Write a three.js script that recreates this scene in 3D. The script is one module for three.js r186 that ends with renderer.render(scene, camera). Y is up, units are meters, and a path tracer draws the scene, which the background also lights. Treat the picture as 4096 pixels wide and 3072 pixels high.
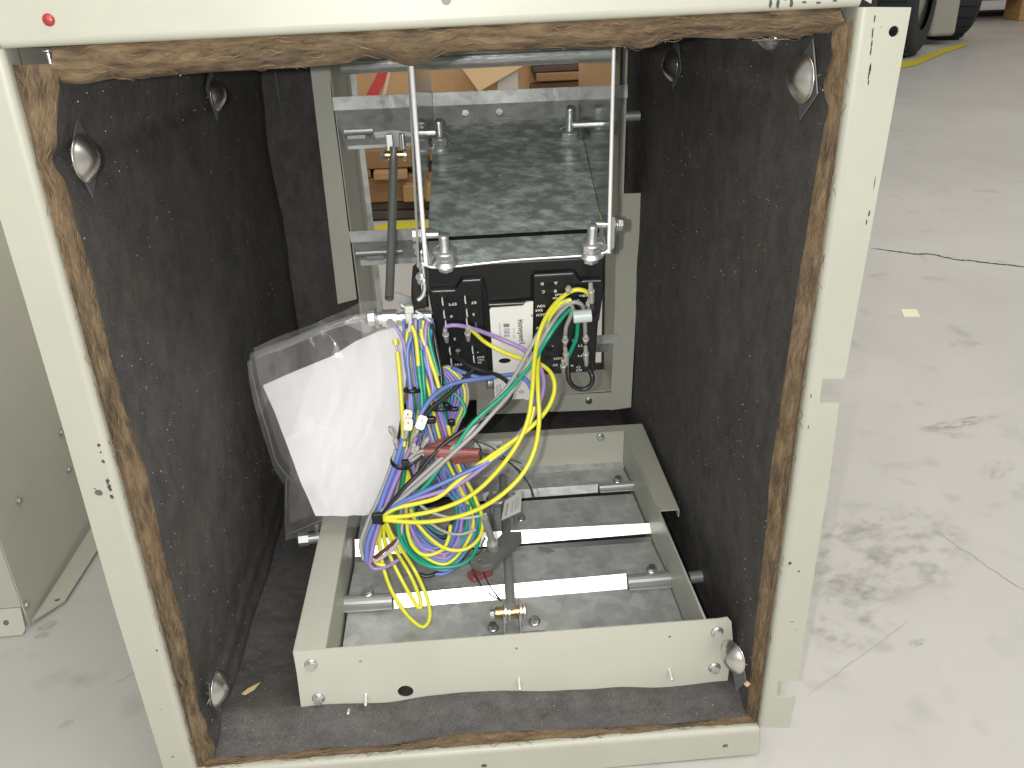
import * as THREE from 'three';
import { mergeGeometries, toCreasedNormals } from 'three/addons/utils/BufferGeometryUtils.js';
import { RoundedBoxGeometry } from 'three/addons/geometries/RoundedBoxGeometry.js';

// ---------------------------------------------------------------- camera, hall light, flash
const scene = new THREE.Scene();
const EYE = [.0039,.7527,.6596];
const camera = new THREE.PerspectiveCamera(47.4961, 4 / 3, 0.02, 120);
camera.position.set(...EYE);
camera.rotation.set(...[-.457,-.0586,-.0344], 'YXZ');
camera.updateMatrixWorld();
const renderer = new THREE.WebGLRenderer({ antialias: true });
renderer.setSize(1024, 768);
renderer.toneMapping = THREE.LinearToneMapping;
renderer.toneMappingExposure = 1.14;
renderer.shadowMap.enabled = true;
scene.background = new THREE.Color().setRGB(0.37, 0.36, 0.345);      // the even grey light of the hall
const flash = new THREE.PointLight(new THREE.Color().setRGB(1, 0.985, 0.95), 1.15, 0, 2);   // the phone's flash, beside its lens
flash.position.set(EYE[0] - 0.035, EYE[1] + 0.006, EYE[2] + 0.004);
flash.shadow.radius = 0.22; flash.castShadow = true;
scene.add(flash);
const overhead = new THREE.RectAreaLight(new THREE.Color().setRGB(1, 0.96, 0.88), 4.4, 5, 5);  // bay lamps over the aisle
overhead.position.set(3, 6.2, 1.0); overhead.lookAt(2, 0, -1.2);
scene.add(overhead);
const aisle = new THREE.RectAreaLight(new THREE.Color().setRGB(1, 0.97, 0.92), 3.1, 3.2, 2.4);   // lit aisle behind the photographer
aisle.position.set(-0.2, 2.3, 3.4); aisle.lookAt(0, 0.35, -0.4);
scene.add(aisle);

// ---------------------------------------------------------------- helpers
let seed = 12345;
const rnd = () => { seed = (seed * 1664525 + 1013904223) >>> 0; return seed / 4294967296; };
const rr = (a, b) => a + (b - a) * rnd();
const V = (p) => new THREE.Vector3(p[0], p[1], p[2]);
const mixp = (a, b, t) => [a[0] + (b[0] - a[0]) * t, a[1] + (b[1] - a[1]) * t, a[2] + (b[2] - a[2]) * t];
const hash = (x, y, s) => { let h = (x * 374761393 + y * 668265263 + s * 974711) | 0; h = Math.imul(h ^ (h >>> 13), 1274126177); return ((h ^ (h >>> 16)) >>> 0) / 4294967296; };
function vnoise(x, y, px, py, s) {                       // value noise with periods px, py
  const xi = Math.floor(x), yi = Math.floor(y), fx = x - xi, fy = y - yi, m = (a, n) => ((a % n) + n) % n;
  const u = fx * fx * (3 - 2 * fx), v = fy * fy * (3 - 2 * fy), x0 = m(xi, px), x1 = m(xi + 1, px), y0 = m(yi, py), y1 = m(yi + 1, py);
  return (hash(x0, y0, s) * (1 - u) + hash(x1, y0, s) * u) * (1 - v) + (hash(x0, y1, s) * (1 - u) + hash(x1, y1, s) * u) * v;
}
function fbm(x, y, cx, cy, s, oct = 4, gain = 0.55) {      // x, y in 0..1
  let a = 0, w = 1, t = 0;
  for (let o = 0; o < oct; o++) { const k = 1 << o; a += w * vnoise(x * cx * k, y * cy * k, cx * k, cy * k, s + o * 17); t += w; w *= gain; }
  return a / t;
}
const enc = (l) => Math.max(0, Math.min(255, Math.round(255 * (l <= 0.0031308 ? 12.92 * l : 1.055 * Math.pow(l, 1 / 2.4) - 0.055))));
function tex(n, fn, metres, linear = false, my = metres) {
  const d = new Uint8Array(n * n * 4);
  for (let j = 0; j < n; j++) for (let i = 0; i < n; i++) {
    const c = fn((i + 0.5) / n, (j + 0.5) / n, i, j), k = (j * n + i) * 4;
    for (let q = 0; q < 3; q++) d[k + q] = linear ? Math.max(0, Math.min(255, Math.round(255 * c[q]))) : enc(c[q]);
    d[k + 3] = 255;
  }
  const t = new THREE.DataTexture(d, n, n, THREE.RGBAFormat);
  t.wrapS = t.wrapT = THREE.RepeatWrapping; t.magFilter = THREE.LinearFilter; t.minFilter = THREE.LinearMipmapLinearFilter; t.generateMipmaps = true;
  if (!linear) t.colorSpace = THREE.SRGBColorSpace;
  t.repeat.set(1 / metres, 1 / my); t.needsUpdate = true;
  return t;
}
function canvasTex(w, h, draw) {
  const c = document.createElement('canvas'); c.width = w; c.height = h;
  draw(c.getContext('2d'), w, h);
  const t = new THREE.CanvasTexture(c); t.colorSpace = THREE.SRGBColorSpace;
  return t;
}
const names = {};
function numbered(n) { const k = names[n] = (names[n] ?? -1) + 1; return k ? n + '_' + String(k).padStart(3, '0') : n; }
function thing(name, label, category, at = [0, 0, 0], group) {
  const o = new THREE.Group(); o.name = numbered(name); o.position.set(...at); scene.add(o);
  o.userData = { label, category }; if (group) o.userData.group = group;
  return o;
}
// part(): one named mesh; geometry is in world coordinates and is moved into its parent's frame
function part(parent, name, geos, mat, label) {
  let g = Array.isArray(geos) ? merge(geos) : geos;
  const m = new THREE.Mesh(g, mat); m.name = name; m.castShadow = m.receiveShadow = true;
  parent.updateWorldMatrix(true, false);
  g.applyMatrix4(parent.matrixWorld.clone().invert());
  parent.add(m);
  if (label) m.userData.label = label;
  return m;
}
function solo(name, label, category, geos, mat) {
  const m = new THREE.Mesh(Array.isArray(geos) ? merge(geos) : geos, mat); m.name = numbered(name); m.castShadow = m.receiveShadow = true;
  m.userData = { label, category }; scene.add(m); return m;
}
function merge(gs) {
  return mergeGeometries(gs.map((g) => { g = g.index ? g.toNonIndexed() : g; const o = new THREE.BufferGeometry(); for (const k of ['position', 'normal', 'uv']) o.setAttribute(k, g.attributes[k]); return o; }));
}
function frameOf(pts) {                                  // a plane through a polygon, facing the viewer's side
  const a = V(pts[0]); let n = new THREE.Vector3();
  for (let i = 1; i < pts.length - 1; i++) n.add(V(pts[i]).sub(a).cross(V(pts[i + 1]).sub(a)));
  n.normalize(); if (n.dot(V(EYE).sub(a)) < 0) n.negate();
  let x = Math.abs(n.y) > 0.9 ? new THREE.Vector3(1, 0, 0) : new THREE.Vector3(0, 1, 0).cross(n).normalize();
  x = x.sub(n.clone().multiplyScalar(n.dot(x))).normalize();
  const y = n.clone().cross(x);
  return { m: new THREE.Matrix4().makeBasis(x, y, n).setPosition(a), a, x, y, n };
}
// a sheet: polygon whose seen face lies exactly on pts and which has thickness t behind it
function slab(pts, t = 0.0015, holes = [], bevel = 0) {
  const f = frameOf(pts), to2 = (p) => { const d = V(p).sub(f.a); return new THREE.Vector2(d.dot(f.x), d.dot(f.y)); };
  let q = pts.map(to2); if (THREE.ShapeUtils.area(q) < 0) q.reverse();
  const s = new THREE.Shape(q);
  for (const [p, r] of holes) { const c = to2(p), h = new THREE.Path(); h.absarc(c.x, c.y, r, 0, Math.PI * 2, true); s.holes.push(h); }
  const g = new THREE.ExtrudeGeometry(s, { depth: t - 2 * bevel, bevelEnabled: bevel > 0, bevelSize: bevel, bevelThickness: bevel, bevelOffset: -bevel, bevelSegments: 2, curveSegments: 20 });
  g.translate(0, 0, -t + bevel); g.applyMatrix4(f.m); return g;
}
function box(c, s, r = 0.0015, rot = [0, 0, 0]) {
  const g = new RoundedBoxGeometry(s[0], s[1], s[2], 2, Math.min(r, Math.min(...s) * 0.45));
  g.applyMatrix4(new THREE.Matrix4().makeRotationFromEuler(new THREE.Euler(...rot)).setPosition(...c)); return g;
}
function along(g, a, d) {                                // turns a y-up shape to direction d and puts its base at a
  g.applyQuaternion(new THREE.Quaternion().setFromUnitVectors(new THREE.Vector3(0, 1, 0), V(d).normalize())); g.translate(...a); return g;
}
function cyl(a, b, r0, r1 = r0, n = 16) {
  const d = V(b).sub(V(a)), L = d.length(), g = new THREE.CylinderGeometry(r1, r0, L, n); g.translate(0, L / 2, 0);
  return along(toCreasedNormals(g, 0.6), a, [d.x, d.y, d.z]);
}
function tube(pts, r, seg = 0, rad = 8, closed = false) {
  const c = new THREE.CatmullRomCurve3(pts.map(V), closed, 'centripetal');
  return new THREE.TubeGeometry(c, seg || Math.max(8, pts.length * 7), r, rad, closed);
}
function lathe(prof, a, d, n = 24) { return along(new THREE.LatheGeometry(prof.map((p) => new THREE.Vector2(...p)), n), a, d); }
function hexBolt(a, d, r = 0.0055, h = 0.005) {            // flanged hex head, its base at a
  const fl = lathe([[0, 0], [r * 1.32, 0], [r * 1.32, h * 0.2], [r * 1.05, h * 0.36], [0, h * 0.36]], a, d, 20);
  const hx = toCreasedNormals(new THREE.CylinderGeometry(r * 0.93, r, h, 6), 0.3); hx.translate(0, h * 0.6, 0);
  return merge([fl, along(hx, a, d)]);
}
function nut(a, d, r = 0.006, h = 0.005) {
  const g = toCreasedNormals(new THREE.CylinderGeometry(r, r, h, 6), 0.3); g.translate(0, h / 2, 0);
  const c = lathe([[r * 0.5, h], [r * 0.85, h + 0.0006], [r * 0.9, h]], a, d, 18);
  return merge([along(g, a, d), c]);
}
function stud(a, d, r, L, pitch = 0.0018) {                // a threaded stud
  const p = []; for (let y = 0; y < L - pitch; y += pitch) p.push([r, y], [r * 0.8, y + pitch * 0.5]);
  p.push([r, L - pitch], [r * 0.7, L], [0, L]); return lathe(p, a, d, 14);
}
function grid(fn, nu, nv) {                                // fn(u, v) -> [x, y, z, s, t]
  const P = [], U = [], I = [];
  for (let j = 0; j <= nv; j++) for (let i = 0; i <= nu; i++) { const q = fn(i / nu, j / nv); P.push(q[0], q[1], q[2]); U.push(q[3], q[4]); }
  for (let j = 0; j < nv; j++) for (let i = 0; i < nu; i++) { const a = j * (nu + 1) + i, b = a + nu + 1; I.push(a, a + 1, b, b, a + 1, b + 1); }
  const g = new THREE.BufferGeometry(); g.setAttribute('position', new THREE.Float32BufferAttribute(P, 3)); g.setAttribute('uv', new THREE.Float32BufferAttribute(U, 2));
  g.setIndex(I); g.computeVertexNormals(); return g;
}
function poly(pts) {                                      // arc-length polyline: t in 0..1 -> point; .L its length
  const s = [0]; for (let i = 1; i < pts.length; i++) s.push(s[i - 1] + Math.hypot(pts[i][0] - pts[i - 1][0], pts[i][1] - pts[i - 1][1], pts[i][2] - pts[i - 1][2]));
  const L = s[s.length - 1], f = (t) => { const d = Math.max(0, Math.min(1, t)) * L; let i = 1; while (i < s.length - 1 && s[i] < d) i++; return mixp(pts[i - 1], pts[i], (d - s[i - 1]) / (s[i] - s[i - 1] || 1)); };
  f.L = L; return f;
}
const smoothPoly = (pts) => poly(new THREE.CatmullRomCurve3(pts.map(V), false, 'centripetal').getPoints(pts.length * 8).map((p) => p.toArray()));

// ---------------------------------------------------------------- materials
const std = (o) => new THREE.MeshStandardMaterial(o), lin = (r, g, b) => new THREE.Color().setRGB(r, g, b);
const creamTex = tex(512, (x, y) => { const n = 0.90 + 0.14 * fbm(x, y, 5, 5, 1) + 0.03 * (fbm(x, y, 30, 90, 7, 3) - 0.5); return [0.42 * n, 0.425 * n, 0.358 * n]; }, 0.5);
const cream = std({ map: creamTex, roughness: 0.42, metalness: 0 });
const frameTex = tex(512, (x, y) => { const n = 0.92 + 0.12 * fbm(x, y, 6, 6, 3); return [0.49 * n, 0.497 * n, 0.425 * n]; }, 0.4);
const brightZinc = std({ color: lin(0.90, 0.90, 0.90), roughness: 0.34, metalness: 1 });
const framePaint = std({ map: frameTex, roughness: 0.45 });
const dullPanel = std({ map: tex(256, (x, y) => { const n = 0.9 + 0.16 * fbm(x, y, 4, 4, 5); return [0.53 * n, 0.525 * n, 0.455 * n]; }, 0.6), roughness: 0.5 });
// zinc spangle: cells of slightly different grey
const cells = (n, s) => { const P = []; for (let j = 0; j < n; j++) for (let i = 0; i < n; i++) P.push([(i + hash(i, j, s)) / n, (j + hash(i, j, s + 1)) / n, hash(i, j, s + 2)]); return (x, y) => { let b = 9, w = 0; const ci = Math.floor(x * n), cj = Math.floor(y * n); for (let dj = -1; dj < 2; dj++) for (let di = -1; di < 2; di++) { const p = P[(((cj + dj) % n + n) % n) * n + ((ci + di) % n + n) % n]; let dx = Math.abs(p[0] - x), dy = Math.abs(p[1] - y); dx = Math.min(dx, 1 - dx); dy = Math.min(dy, 1 - dy); const d = dx * dx + dy * dy; if (d < b) { b = d; w = p[2]; } } return w; }; };
const sp = cells(22, 3);
const galvTex = tex(512, (x, y) => { const n = 0.72 + 0.30 * sp(x + 0.03 * fbm(x, y, 9, 9, 2), y + 0.03 * fbm(x, y, 9, 9, 12)) * 0.7 + 0.6 * (fbm(x, y, 5, 5, 8) - 0.5); return [0.66 * n, 0.68 * n, 0.67 * n]; }, 0.22);
const galvRough = tex(512, (x, y) => { const n = 0.36 + 0.14 * sp(x, y) + 0.5 * (fbm(x, y, 12, 12, 21) - 0.5); return [n, n, n]; }, 0.22, true);
const galv = std({ map: galvTex, roughnessMap: galvRough, roughness: 1.1, metalness: 0.4 });
const flakeN = tex(512, (x, y) => { const n = fbm(x + 0.1 * fbm(x, y, 8, 8, 4), y, 16, 26, 31, 4, 0.6); return [n, n, n]; }, 0.2, true);
const plateTex = tex(512, (x, y) => { const q = fbm(x + 0.35 * y + 0.05 * fbm(x, y, 10, 10, 14), y, 14, 20, 41, 4, 0.65), n = 0.50 + 1.5 * Math.max(0, q - 0.34); return [0.70 * n, 0.785 * n, 0.75 * n]; }, 0.2);
const plateZinc = std({ map: plateTex, bumpMap: flakeN, bumpScale: 0.0004, roughness: 0.3, metalness: 0.4 });
const wallZinc = std({ color: lin(0.42, 0.45, 0.44), roughness: 0.13, metalness: 1 });
const zinc = std({ color: lin(0.92, 0.93, 0.93), roughness: 0.34, metalness: 0.85 });
const dullZinc = std({ color: lin(0.42, 0.44, 0.43), roughness: 0.42, metalness: 0.6 });
const cutEdge = std({ color: lin(0.97, 0.97, 0.97), roughness: 0.35, metalness: 0.15 });
const boltZinc = std({ color: lin(0.64, 0.66, 0.66), roughness: 0.26, metalness: 0.95 });
const darkSteel = std({ color: lin(0.27, 0.28, 0.27), roughness: 0.45, metalness: 0.25 });
const camSteel = std({ color: lin(0.17, 0.175, 0.165), roughness: 0.5, metalness: 0.35 });
const brass = std({ color: lin(0.78, 0.60, 0.24), roughness: 0.3, metalness: 1 });
const copper = std({ color: lin(0.62, 0.40, 0.24), roughness: 0.35, metalness: 1 });
const capMetal = std({ color: lin(0.62, 0.60, 0.57), roughness: 0.3, metalness: 1 });
const pinPlate = std({ color: lin(0.16, 0.17, 0.17), roughness: 0.45, metalness: 0.5 });
const blackPlastic = std({ color: lin(0.012, 0.0125, 0.014), roughness: 0.36 });
const blackGloss = new THREE.MeshPhysicalMaterial({ color: lin(0.012, 0.012, 0.013), roughness: 0.34, ior: 2.0 });
const socket = std({ color: lin(0.004, 0.004, 0.004), roughness: 0.6 });
const redPlug = std({ color: lin(0.32, 0.03, 0.03), roughness: 0.35 });
const ink = std({ color: lin(0.05, 0.055, 0.05), roughness: 0.8 });
const white = std({ color: lin(0.80, 0.80, 0.79), roughness: 0.5 });
const nylon = std({ color: lin(0.72, 0.74, 0.70), roughness: 0.35 });
const WIRE = { yellow: [0.78, 0.76, 0.055], blue: [0.14, 0.215, 0.57], purple: [0.34, 0.23, 0.53], green: [0.008, 0.33, 0.19], grey: [0.37, 0.365, 0.36], black: [0.022, 0.022, 0.024], pale: [0.5, 0.46, 0.52], brown: [0.10, 0.03, 0.03] };
const wireMat = {}; for (const k in WIRE) wireMat[k] = new THREE.MeshPhysicalMaterial({ color: lin(...WIRE[k]), roughness: 0.38, clearcoat: 0.25, clearcoatRoughness: 0.25 });
const redVinyl = new THREE.MeshPhysicalMaterial({ color: lin(0.27, 0.085, 0.075), roughness: 0.3, clearcoat: 0.4, clearcoatRoughness: 0.2 });
const linerFn = (x, y, i, j) => { const m = fbm(x, y, 24, 20, 51, 5, 0.74), v = fbm(x, y, 50, 22, 57, 3, 0.6), g = hash(i >> 1, j >> 1, 5); return 0.26 + 0.62 * (m - 0.5) + 0.35 * (v - 0.5) + 0.55 * g + 0.26 * hash(i, j, 6) + 0.3 * fbm(x, y, 4, 4, 58, 3); };
const linerTex = tex(1024, (x, y, i, j) => { const k = 0.086 * Math.max(0.3, linerFn(x, y, i, j)), b = fbm(x, y, 7, 6, 91, 3); return [k * (0.96 + 0.18 * b), k * (0.97 + 0.04 * b), k * (1.04 - 0.18 * b)]; }, 0.40);
const linerBump = tex(512, (x, y, i, j) => { const n = 0.5 * fbm(x, y, 40, 34, 95, 4, 0.7) + 0.4 * hash(i, j, 15); return [n, n, n]; }, 0.2, true);
const liner = std({ map: linerTex, bumpMap: linerBump, bumpScale: 0.0008, roughness: 0.72, side: THREE.DoubleSide });
const fibreTex = tex(1024, (x, y) => {
  const wv = 0.10 * (fbm(x, y, 9, 3, 61, 3) - 0.5), s = fbm(x + wv * 0.2, y + wv, 14, 20, 62, 4, 0.62), b = fbm(x, y + wv * 0.6, 9, 5, 64, 4), h = fbm(x, y + wv, 70, 90, 65, 2);
  const k = 0.86 + 1.25 * (s - 0.5) + 0.55 * (h - 0.5) + 0.7 * (b - 0.5); const d = fbm(x, y, 3, 2, 69, 3); return [0.136 * k * (0.75 + 0.5 * d), 0.097 * k * (0.78 + 0.42 * d), 0.056 * k * (0.92 + 0.16 * d)];
}, 0.30, false, 0.09);
const fibre = std({ map: fibreTex, roughness: 1, side: THREE.DoubleSide });
const strandMat = std({ color: lin(0.27, 0.195, 0.11), roughness: 0.7 });
const cardboard = std({ map: tex(256, (x, y) => { const n = 0.9 + 0.2 * fbm(x, y, 5, 5, 71); return [0.40 * n, 0.25 * n, 0.125 * n]; }, 0.6), roughness: 0.9 });
const paleCard = std({ color: lin(0.56, 0.40, 0.22), roughness: 0.9 });
const woodTex = (s, r, g, b) => std({ map: tex(256, (x, y) => { const n = 0.6 + 0.8 * fbm(x, y, 3, 26, s, 4); return [r * n, g * n, b * n]; }, 0.8, false, 0.3), roughness: 0.85 });
const woods = [woodTex(81, 0.22, 0.125, 0.055), woodTex(83, 0.30, 0.18, 0.08), woodTex(87, 0.15, 0.085, 0.04), woodTex(89, 0.06, 0.045, 0.035)];
const floorTex = tex(2048, (x, y) => {
  const a = fbm(x, y, 5, 5, 101, 5, 0.55), b = fbm(x, y, 22, 22, 111, 4, 0.6), fine = hash((x * 2048) | 0, (y * 2048) | 0, 9);
  const sc = fbm(x, y, 60, 60, 121, 3, 0.6), dirt = Math.max(0, sc - 0.66) * 0.7 + Math.max(0, b - 0.64) * 0.3, k = (0.86 + 0.26 * a + 0.10 * (b - 0.5) + 0.03 * (fine - 0.5)) * (1 - dirt);
  return [0.45 * k, 0.442 * k, 0.418 * k];
}, 3.1);
const floorMat = std({ map: floorTex, roughness: 0.44 });
const crackMat = std({ color: lin(0.05, 0.047, 0.043), roughness: 1 });
const yellowPaint = std({ color: lin(0.52, 0.46, 0.03), roughness: 0.7 });

// ---------------------------------------------------------------- floor
const FY = -0.045;
const floor = new THREE.Mesh(new THREE.PlaneGeometry(80, 80), floorMat);
{ const u = floor.geometry.attributes.uv; for (let i = 0; i < u.count; i++) u.setXY(i, u.getX(i) * 80, u.getY(i) * 80); }
floor.geometry.rotateX(-Math.PI / 2); floor.geometry.translate(0, FY, 0);
floor.name = 'floor'; floor.receiveShadow = true; floor.userData.kind = 'structure'; scene.add(floor);
function flat(pts, y) { const s = new THREE.Shape(pts.map((p) => new THREE.Vector2(p[0], -p[2]))), g = new THREE.ShapeGeometry(s); g.rotateX(-Math.PI / 2); g.translate(0, y, 0); return g; }
function streak(line, w, jag, y) {                        // an irregular strip along a line on the floor
  const P = poly(line), n = 60, a = [], b = [];
  for (let i = 0; i <= n; i++) { const t = i / n, p = P(t), q = P(Math.min(1, t + 0.01)), o = P(Math.max(0, t - 0.01)); let dx = q[0] - o[0], dz = q[2] - o[2]; const L = Math.hypot(dx, dz); dx /= L; dz /= L; const ww = w * (0.35 + 0.65 * rnd()) * (0.3 + 0.7 * Math.min(1, t * 6)), of = jag * (fbm(t, 0.3, 14, 2, 131) - 0.5); a.push([p[0] - dz * (of + ww), 0, p[2] + dx * (of + ww)]); b.unshift([p[0] - dz * (of - ww), 0, p[2] + dx * (of - ww)]); }
  return flat([...a, ...b], y);
}
part(floor, 'crack', [streak([[1.1996,-.045,-1.7106],[1.2239,-.045,-1.6885],[1.2795,-.045,-1.6481],[1.3357,-.045,-1.6256],[1.3765,-.045,-1.5764],[1.4363,-.045,-1.5417],[1.4926,-.045,-1.5041],[1.5474,-.045,-1.4675]], 0.0052, 0.02, FY + 0.001)], crackMat, 'dark jagged crack across the concrete');
part(floor, 'scratch', [streak([[.3829,-.045,-.0773],[.4662,-.045,-.1291],[.5592,-.045,-.1862]], 0.0006, 0.004, FY + 0.001), streak([[-.4565,-.045,-.1819],[-.4181,-.045,-.2166]], 0.0006, 0.003, FY + 0.001), streak([[.6917,-.045,-.3821],[.7209,-.045,-.2942],[.7533,-.045,-.2058]], 0.0007, 0.01, FY + 0.001)], std({ color: lin(0.37, 0.355, 0.33), roughness: 1 }));
function stain(c, w, h, turn, dens, s) {
  const t = new THREE.DataTexture(new Uint8Array(128 * 128 * 4), 128, 128, THREE.RGBAFormat);
  for (let j = 0; j < 128; j++) for (let i = 0; i < 128; i++) { const x = i / 127 - 0.5, y = j / 127 - 0.5, r = Math.max(0, 1 - 4 * (x * x + y * y)), k = (j * 128 + i) * 4, a = Math.min(1, r * 1.6) * Math.max(0, fbm(i / 128, j / 128, 9, 9, s, 4, 0.8) * 1.25 - 0.55) * 2.4 * dens; t.image.data.set([84, 82, 74, Math.round(255 * Math.min(0.3, a * 0.3))], k); }
  t.colorSpace = THREE.SRGBColorSpace; t.magFilter = THREE.LinearFilter; t.needsUpdate = true;
  const g = new THREE.PlaneGeometry(w, h); g.rotateX(-Math.PI / 2); g.rotateY(turn); g.translate(c[0], FY + 0.0015, c[2]);
  return [g, std({ map: t, transparent: true, roughness: 0.9 })];
}
for (const [c, w, h, turn, d, s] of [[[.5872,-.045,-.3422], 0.34, 0.24, 0.4, 0.8, 201], [[.9047,-.045,-.6836], 0.20, 0.035, 0.2, 1.3, 207], [[.8668,-.045,-.6537], 0.10, 0.04, -0.5, 0.8, 209], [[.8813,-.045,-.525], 0.09, 0.05, 0.6, 0.8, 213], [[.4657,-.045,-.2144], 0.22, 0.16, 0.2, 0.6, 217], [[-.5811,-.045,-.3023], 0.03, 0.02, 0.5, 1.5, 221], [[-.5806,-.045,-.2842], 0.02, 0.016, 0.2, 1.8, 223], [[-.4889,-.045,-.1248], 0.02, 0.012, 0.7, 1.6, 227], [[.5526,-.045,-.1484], 0.03, 0.015, 0.3, 1.2, 229]]) part(floor, 'stain', ...stain(c, w, h, turn, d, s));
const line1 = new THREE.Mesh(flat([[3.2395,-.045,-5.8365], [3.0741,-.045,-5.4903], [3.3286,-.045,-5.6832], [3.8329,-.045,-6.2694], [4.3575,-.045,-6.8305], [4.4326,-.045,-7.0159], [3.9972,-.045,-6.6157], [3.5132,-.045,-6.0512]], FY + 0.004), yellowPaint);
line1.name = 'floor_marking'; line1.userData.kind = 'structure'; line1.receiveShadow = true; scene.add(line1);
const line2 = new THREE.Mesh(flat([[-.3238,-.045,-2.1581], [-.3033,-.045,-2.0911], [0.6, 0, -1.95], [0.6, 0, -2.21], [-0.08, 0, -2.235], [-.1963,-.045,-2.2459]], FY + 0.004), yellowPaint);
line2.name = 'floor_marking_001'; line2.userData.kind = 'structure'; line2.receiveShadow = true; scene.add(line2);

// ---------------------------------------------------------------- the insulated cabinet
const TL = [-.2986,.7053,0], TR = [.3017,.7111,0], BL = [-.2997,.0006,0], BR = [.2967,-.0022,0], RB = 0.006, ZB = -0.70;
const cab = thing('equipment_cabinet', 'large cream sheet-metal cabinet lined with black-faced brown insulation, open at the front', 'equipment cabinet', [0, FY, -0.35]);
const off = (p, dx, dy, dz = 0) => [p[0] + dx, p[1] + dy, p[2] + dz];
function bend(A, B, ox, oy) {                              // rounded corner from the flange into the box, then the wall going back
  return [grid((u, v) => { const p = mixp(A, B, u), t = v < 0.8 ? v / 0.8 * Math.PI / 2 : Math.PI / 2, k = RB * (1 - Math.sin(t)); return [p[0] + ox * k, p[1] + oy * k, -RB + RB * Math.cos(t) - (v < 0.8 ? 0 : (v - 0.8) / 0.2 * 0.02), u * 0.6, v * 0.03]; }, 24, 10)];
}
const creamTwo = cream.clone(); creamTwo.side = THREE.DoubleSide;
part(cab, 'flange', [slab([off(TL, -RB, RB - 0.0003), off(BL, -RB, 0), ...[[-.3313,-.0347,0],[-.3311,.0111,0],[-.333,.2233,0],[-.3314,.4151,0],[-.3316,.5249,0],[-.3322,.5894,0]], off(TL, -0.06, RB - 0.0003)], 0.0016, [[[-.3177,.3471,0], 0.0034], [[-.3224,.6689,0], 0.0034]])], cream, 'left front flange with stencilled ink marks');
part(cab, 'flange', [slab([off(TL, -0.06, RB), off(TL, 0, RB), off(TR, 0, RB), ...[[.3092,.7133,0],[.3094,.7292,0],[-.3197,.7496,0]]], 0.0016, [[[.0062,.726,0], 0.0034]])], cream, 'wide top front flange');
part(cab, 'flange', [slab([off(BL, 0, -RB), off(BR, 0, -RB), ...[[.3004,-.0413,0],[-.0021,-.0442,0],[-.3146,-.0425,0]]], 0.0016, [[[.261,-.0254,0], 0.0032], [[-.0013,-.0251,0], 0.0032]])], cream, 'bottom front flange');
part(cab, 'flange', [slab([off(TR, RB, 0), ...[[.3394,.7098,0],[.3319,.4172,0],[.3308,.4137,0],[.3121,.4149,0],[.3123,.391,0],[.3304,.3897,0],[.3322,.3133,0],[.3312,.2136,0],[.3311,.1147,0],[.3313,.0629,0],[.3095,.0638,0],[.3109,.0414,0],[.3286,.0396,0],[.3285,-.0051,0]], off(BR, RB, 0)], 0.0016, [[[.329,.6941,0], 0.0038]])], cream, 'notched right front flange');
part(cab, 'hem', [...bend(TL, BL, -1, 0), ...bend(TR, BR, 1, 0)], creamTwo);
part(cab, 'hem', [...bend(TL, TR, 0, 1), ...bend(BL, BR, 0, -1)], creamTwo);
const back = (p) => [p[0], p[1], ZB - 0.04], z1 = (p) => [p[0], p[1], -RB - 0.018];
part(cab, 'side_panel', slab([z1(TL), z1(BL), back(BL), back(TL)], 0.0016), cream);
part(cab, 'side_panel', slab([z1(TR), z1(BR), back(BR), back(TR)], 0.0016), cream);
part(cab, 'roof_panel', grid((u, v) => { const p = mixp(z1(TL), z1(TR), u); return [p[0], p[1] + 0.0005, p[2] + (ZB - 0.04 - p[2]) * v, u, v]; }, 4, 4), creamTwo);
part(cab, 'bottom_panel', grid((u, v) => { const p = mixp(z1(BL), z1(BR), u); return [p[0], p[1] - 0.0005, p[2] + (ZB - 0.04 - p[2]) * v, u, v]; }, 4, 4), creamTwo);
// red plug, screw tips
part(cab, 'plug', lathe([[0, 0.0022], [0.0026, 0.0019], [0.0038, 0.0008], [0.0042, 0]], [-.2626,.7228,0], [0, 0, 1]), redPlug, 'red plug in the top flange');
part(cab, 'screw', [stud([-.2765,.703,-.02], [0.02, -1, 0.05], 0.0016, 0.014), lathe([[0, 0], [0.004, 0], [0.0035, 0.002], [0, 0.003]], [-.2765,.703,-.02], [0, -1, 0])], zinc);
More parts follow.
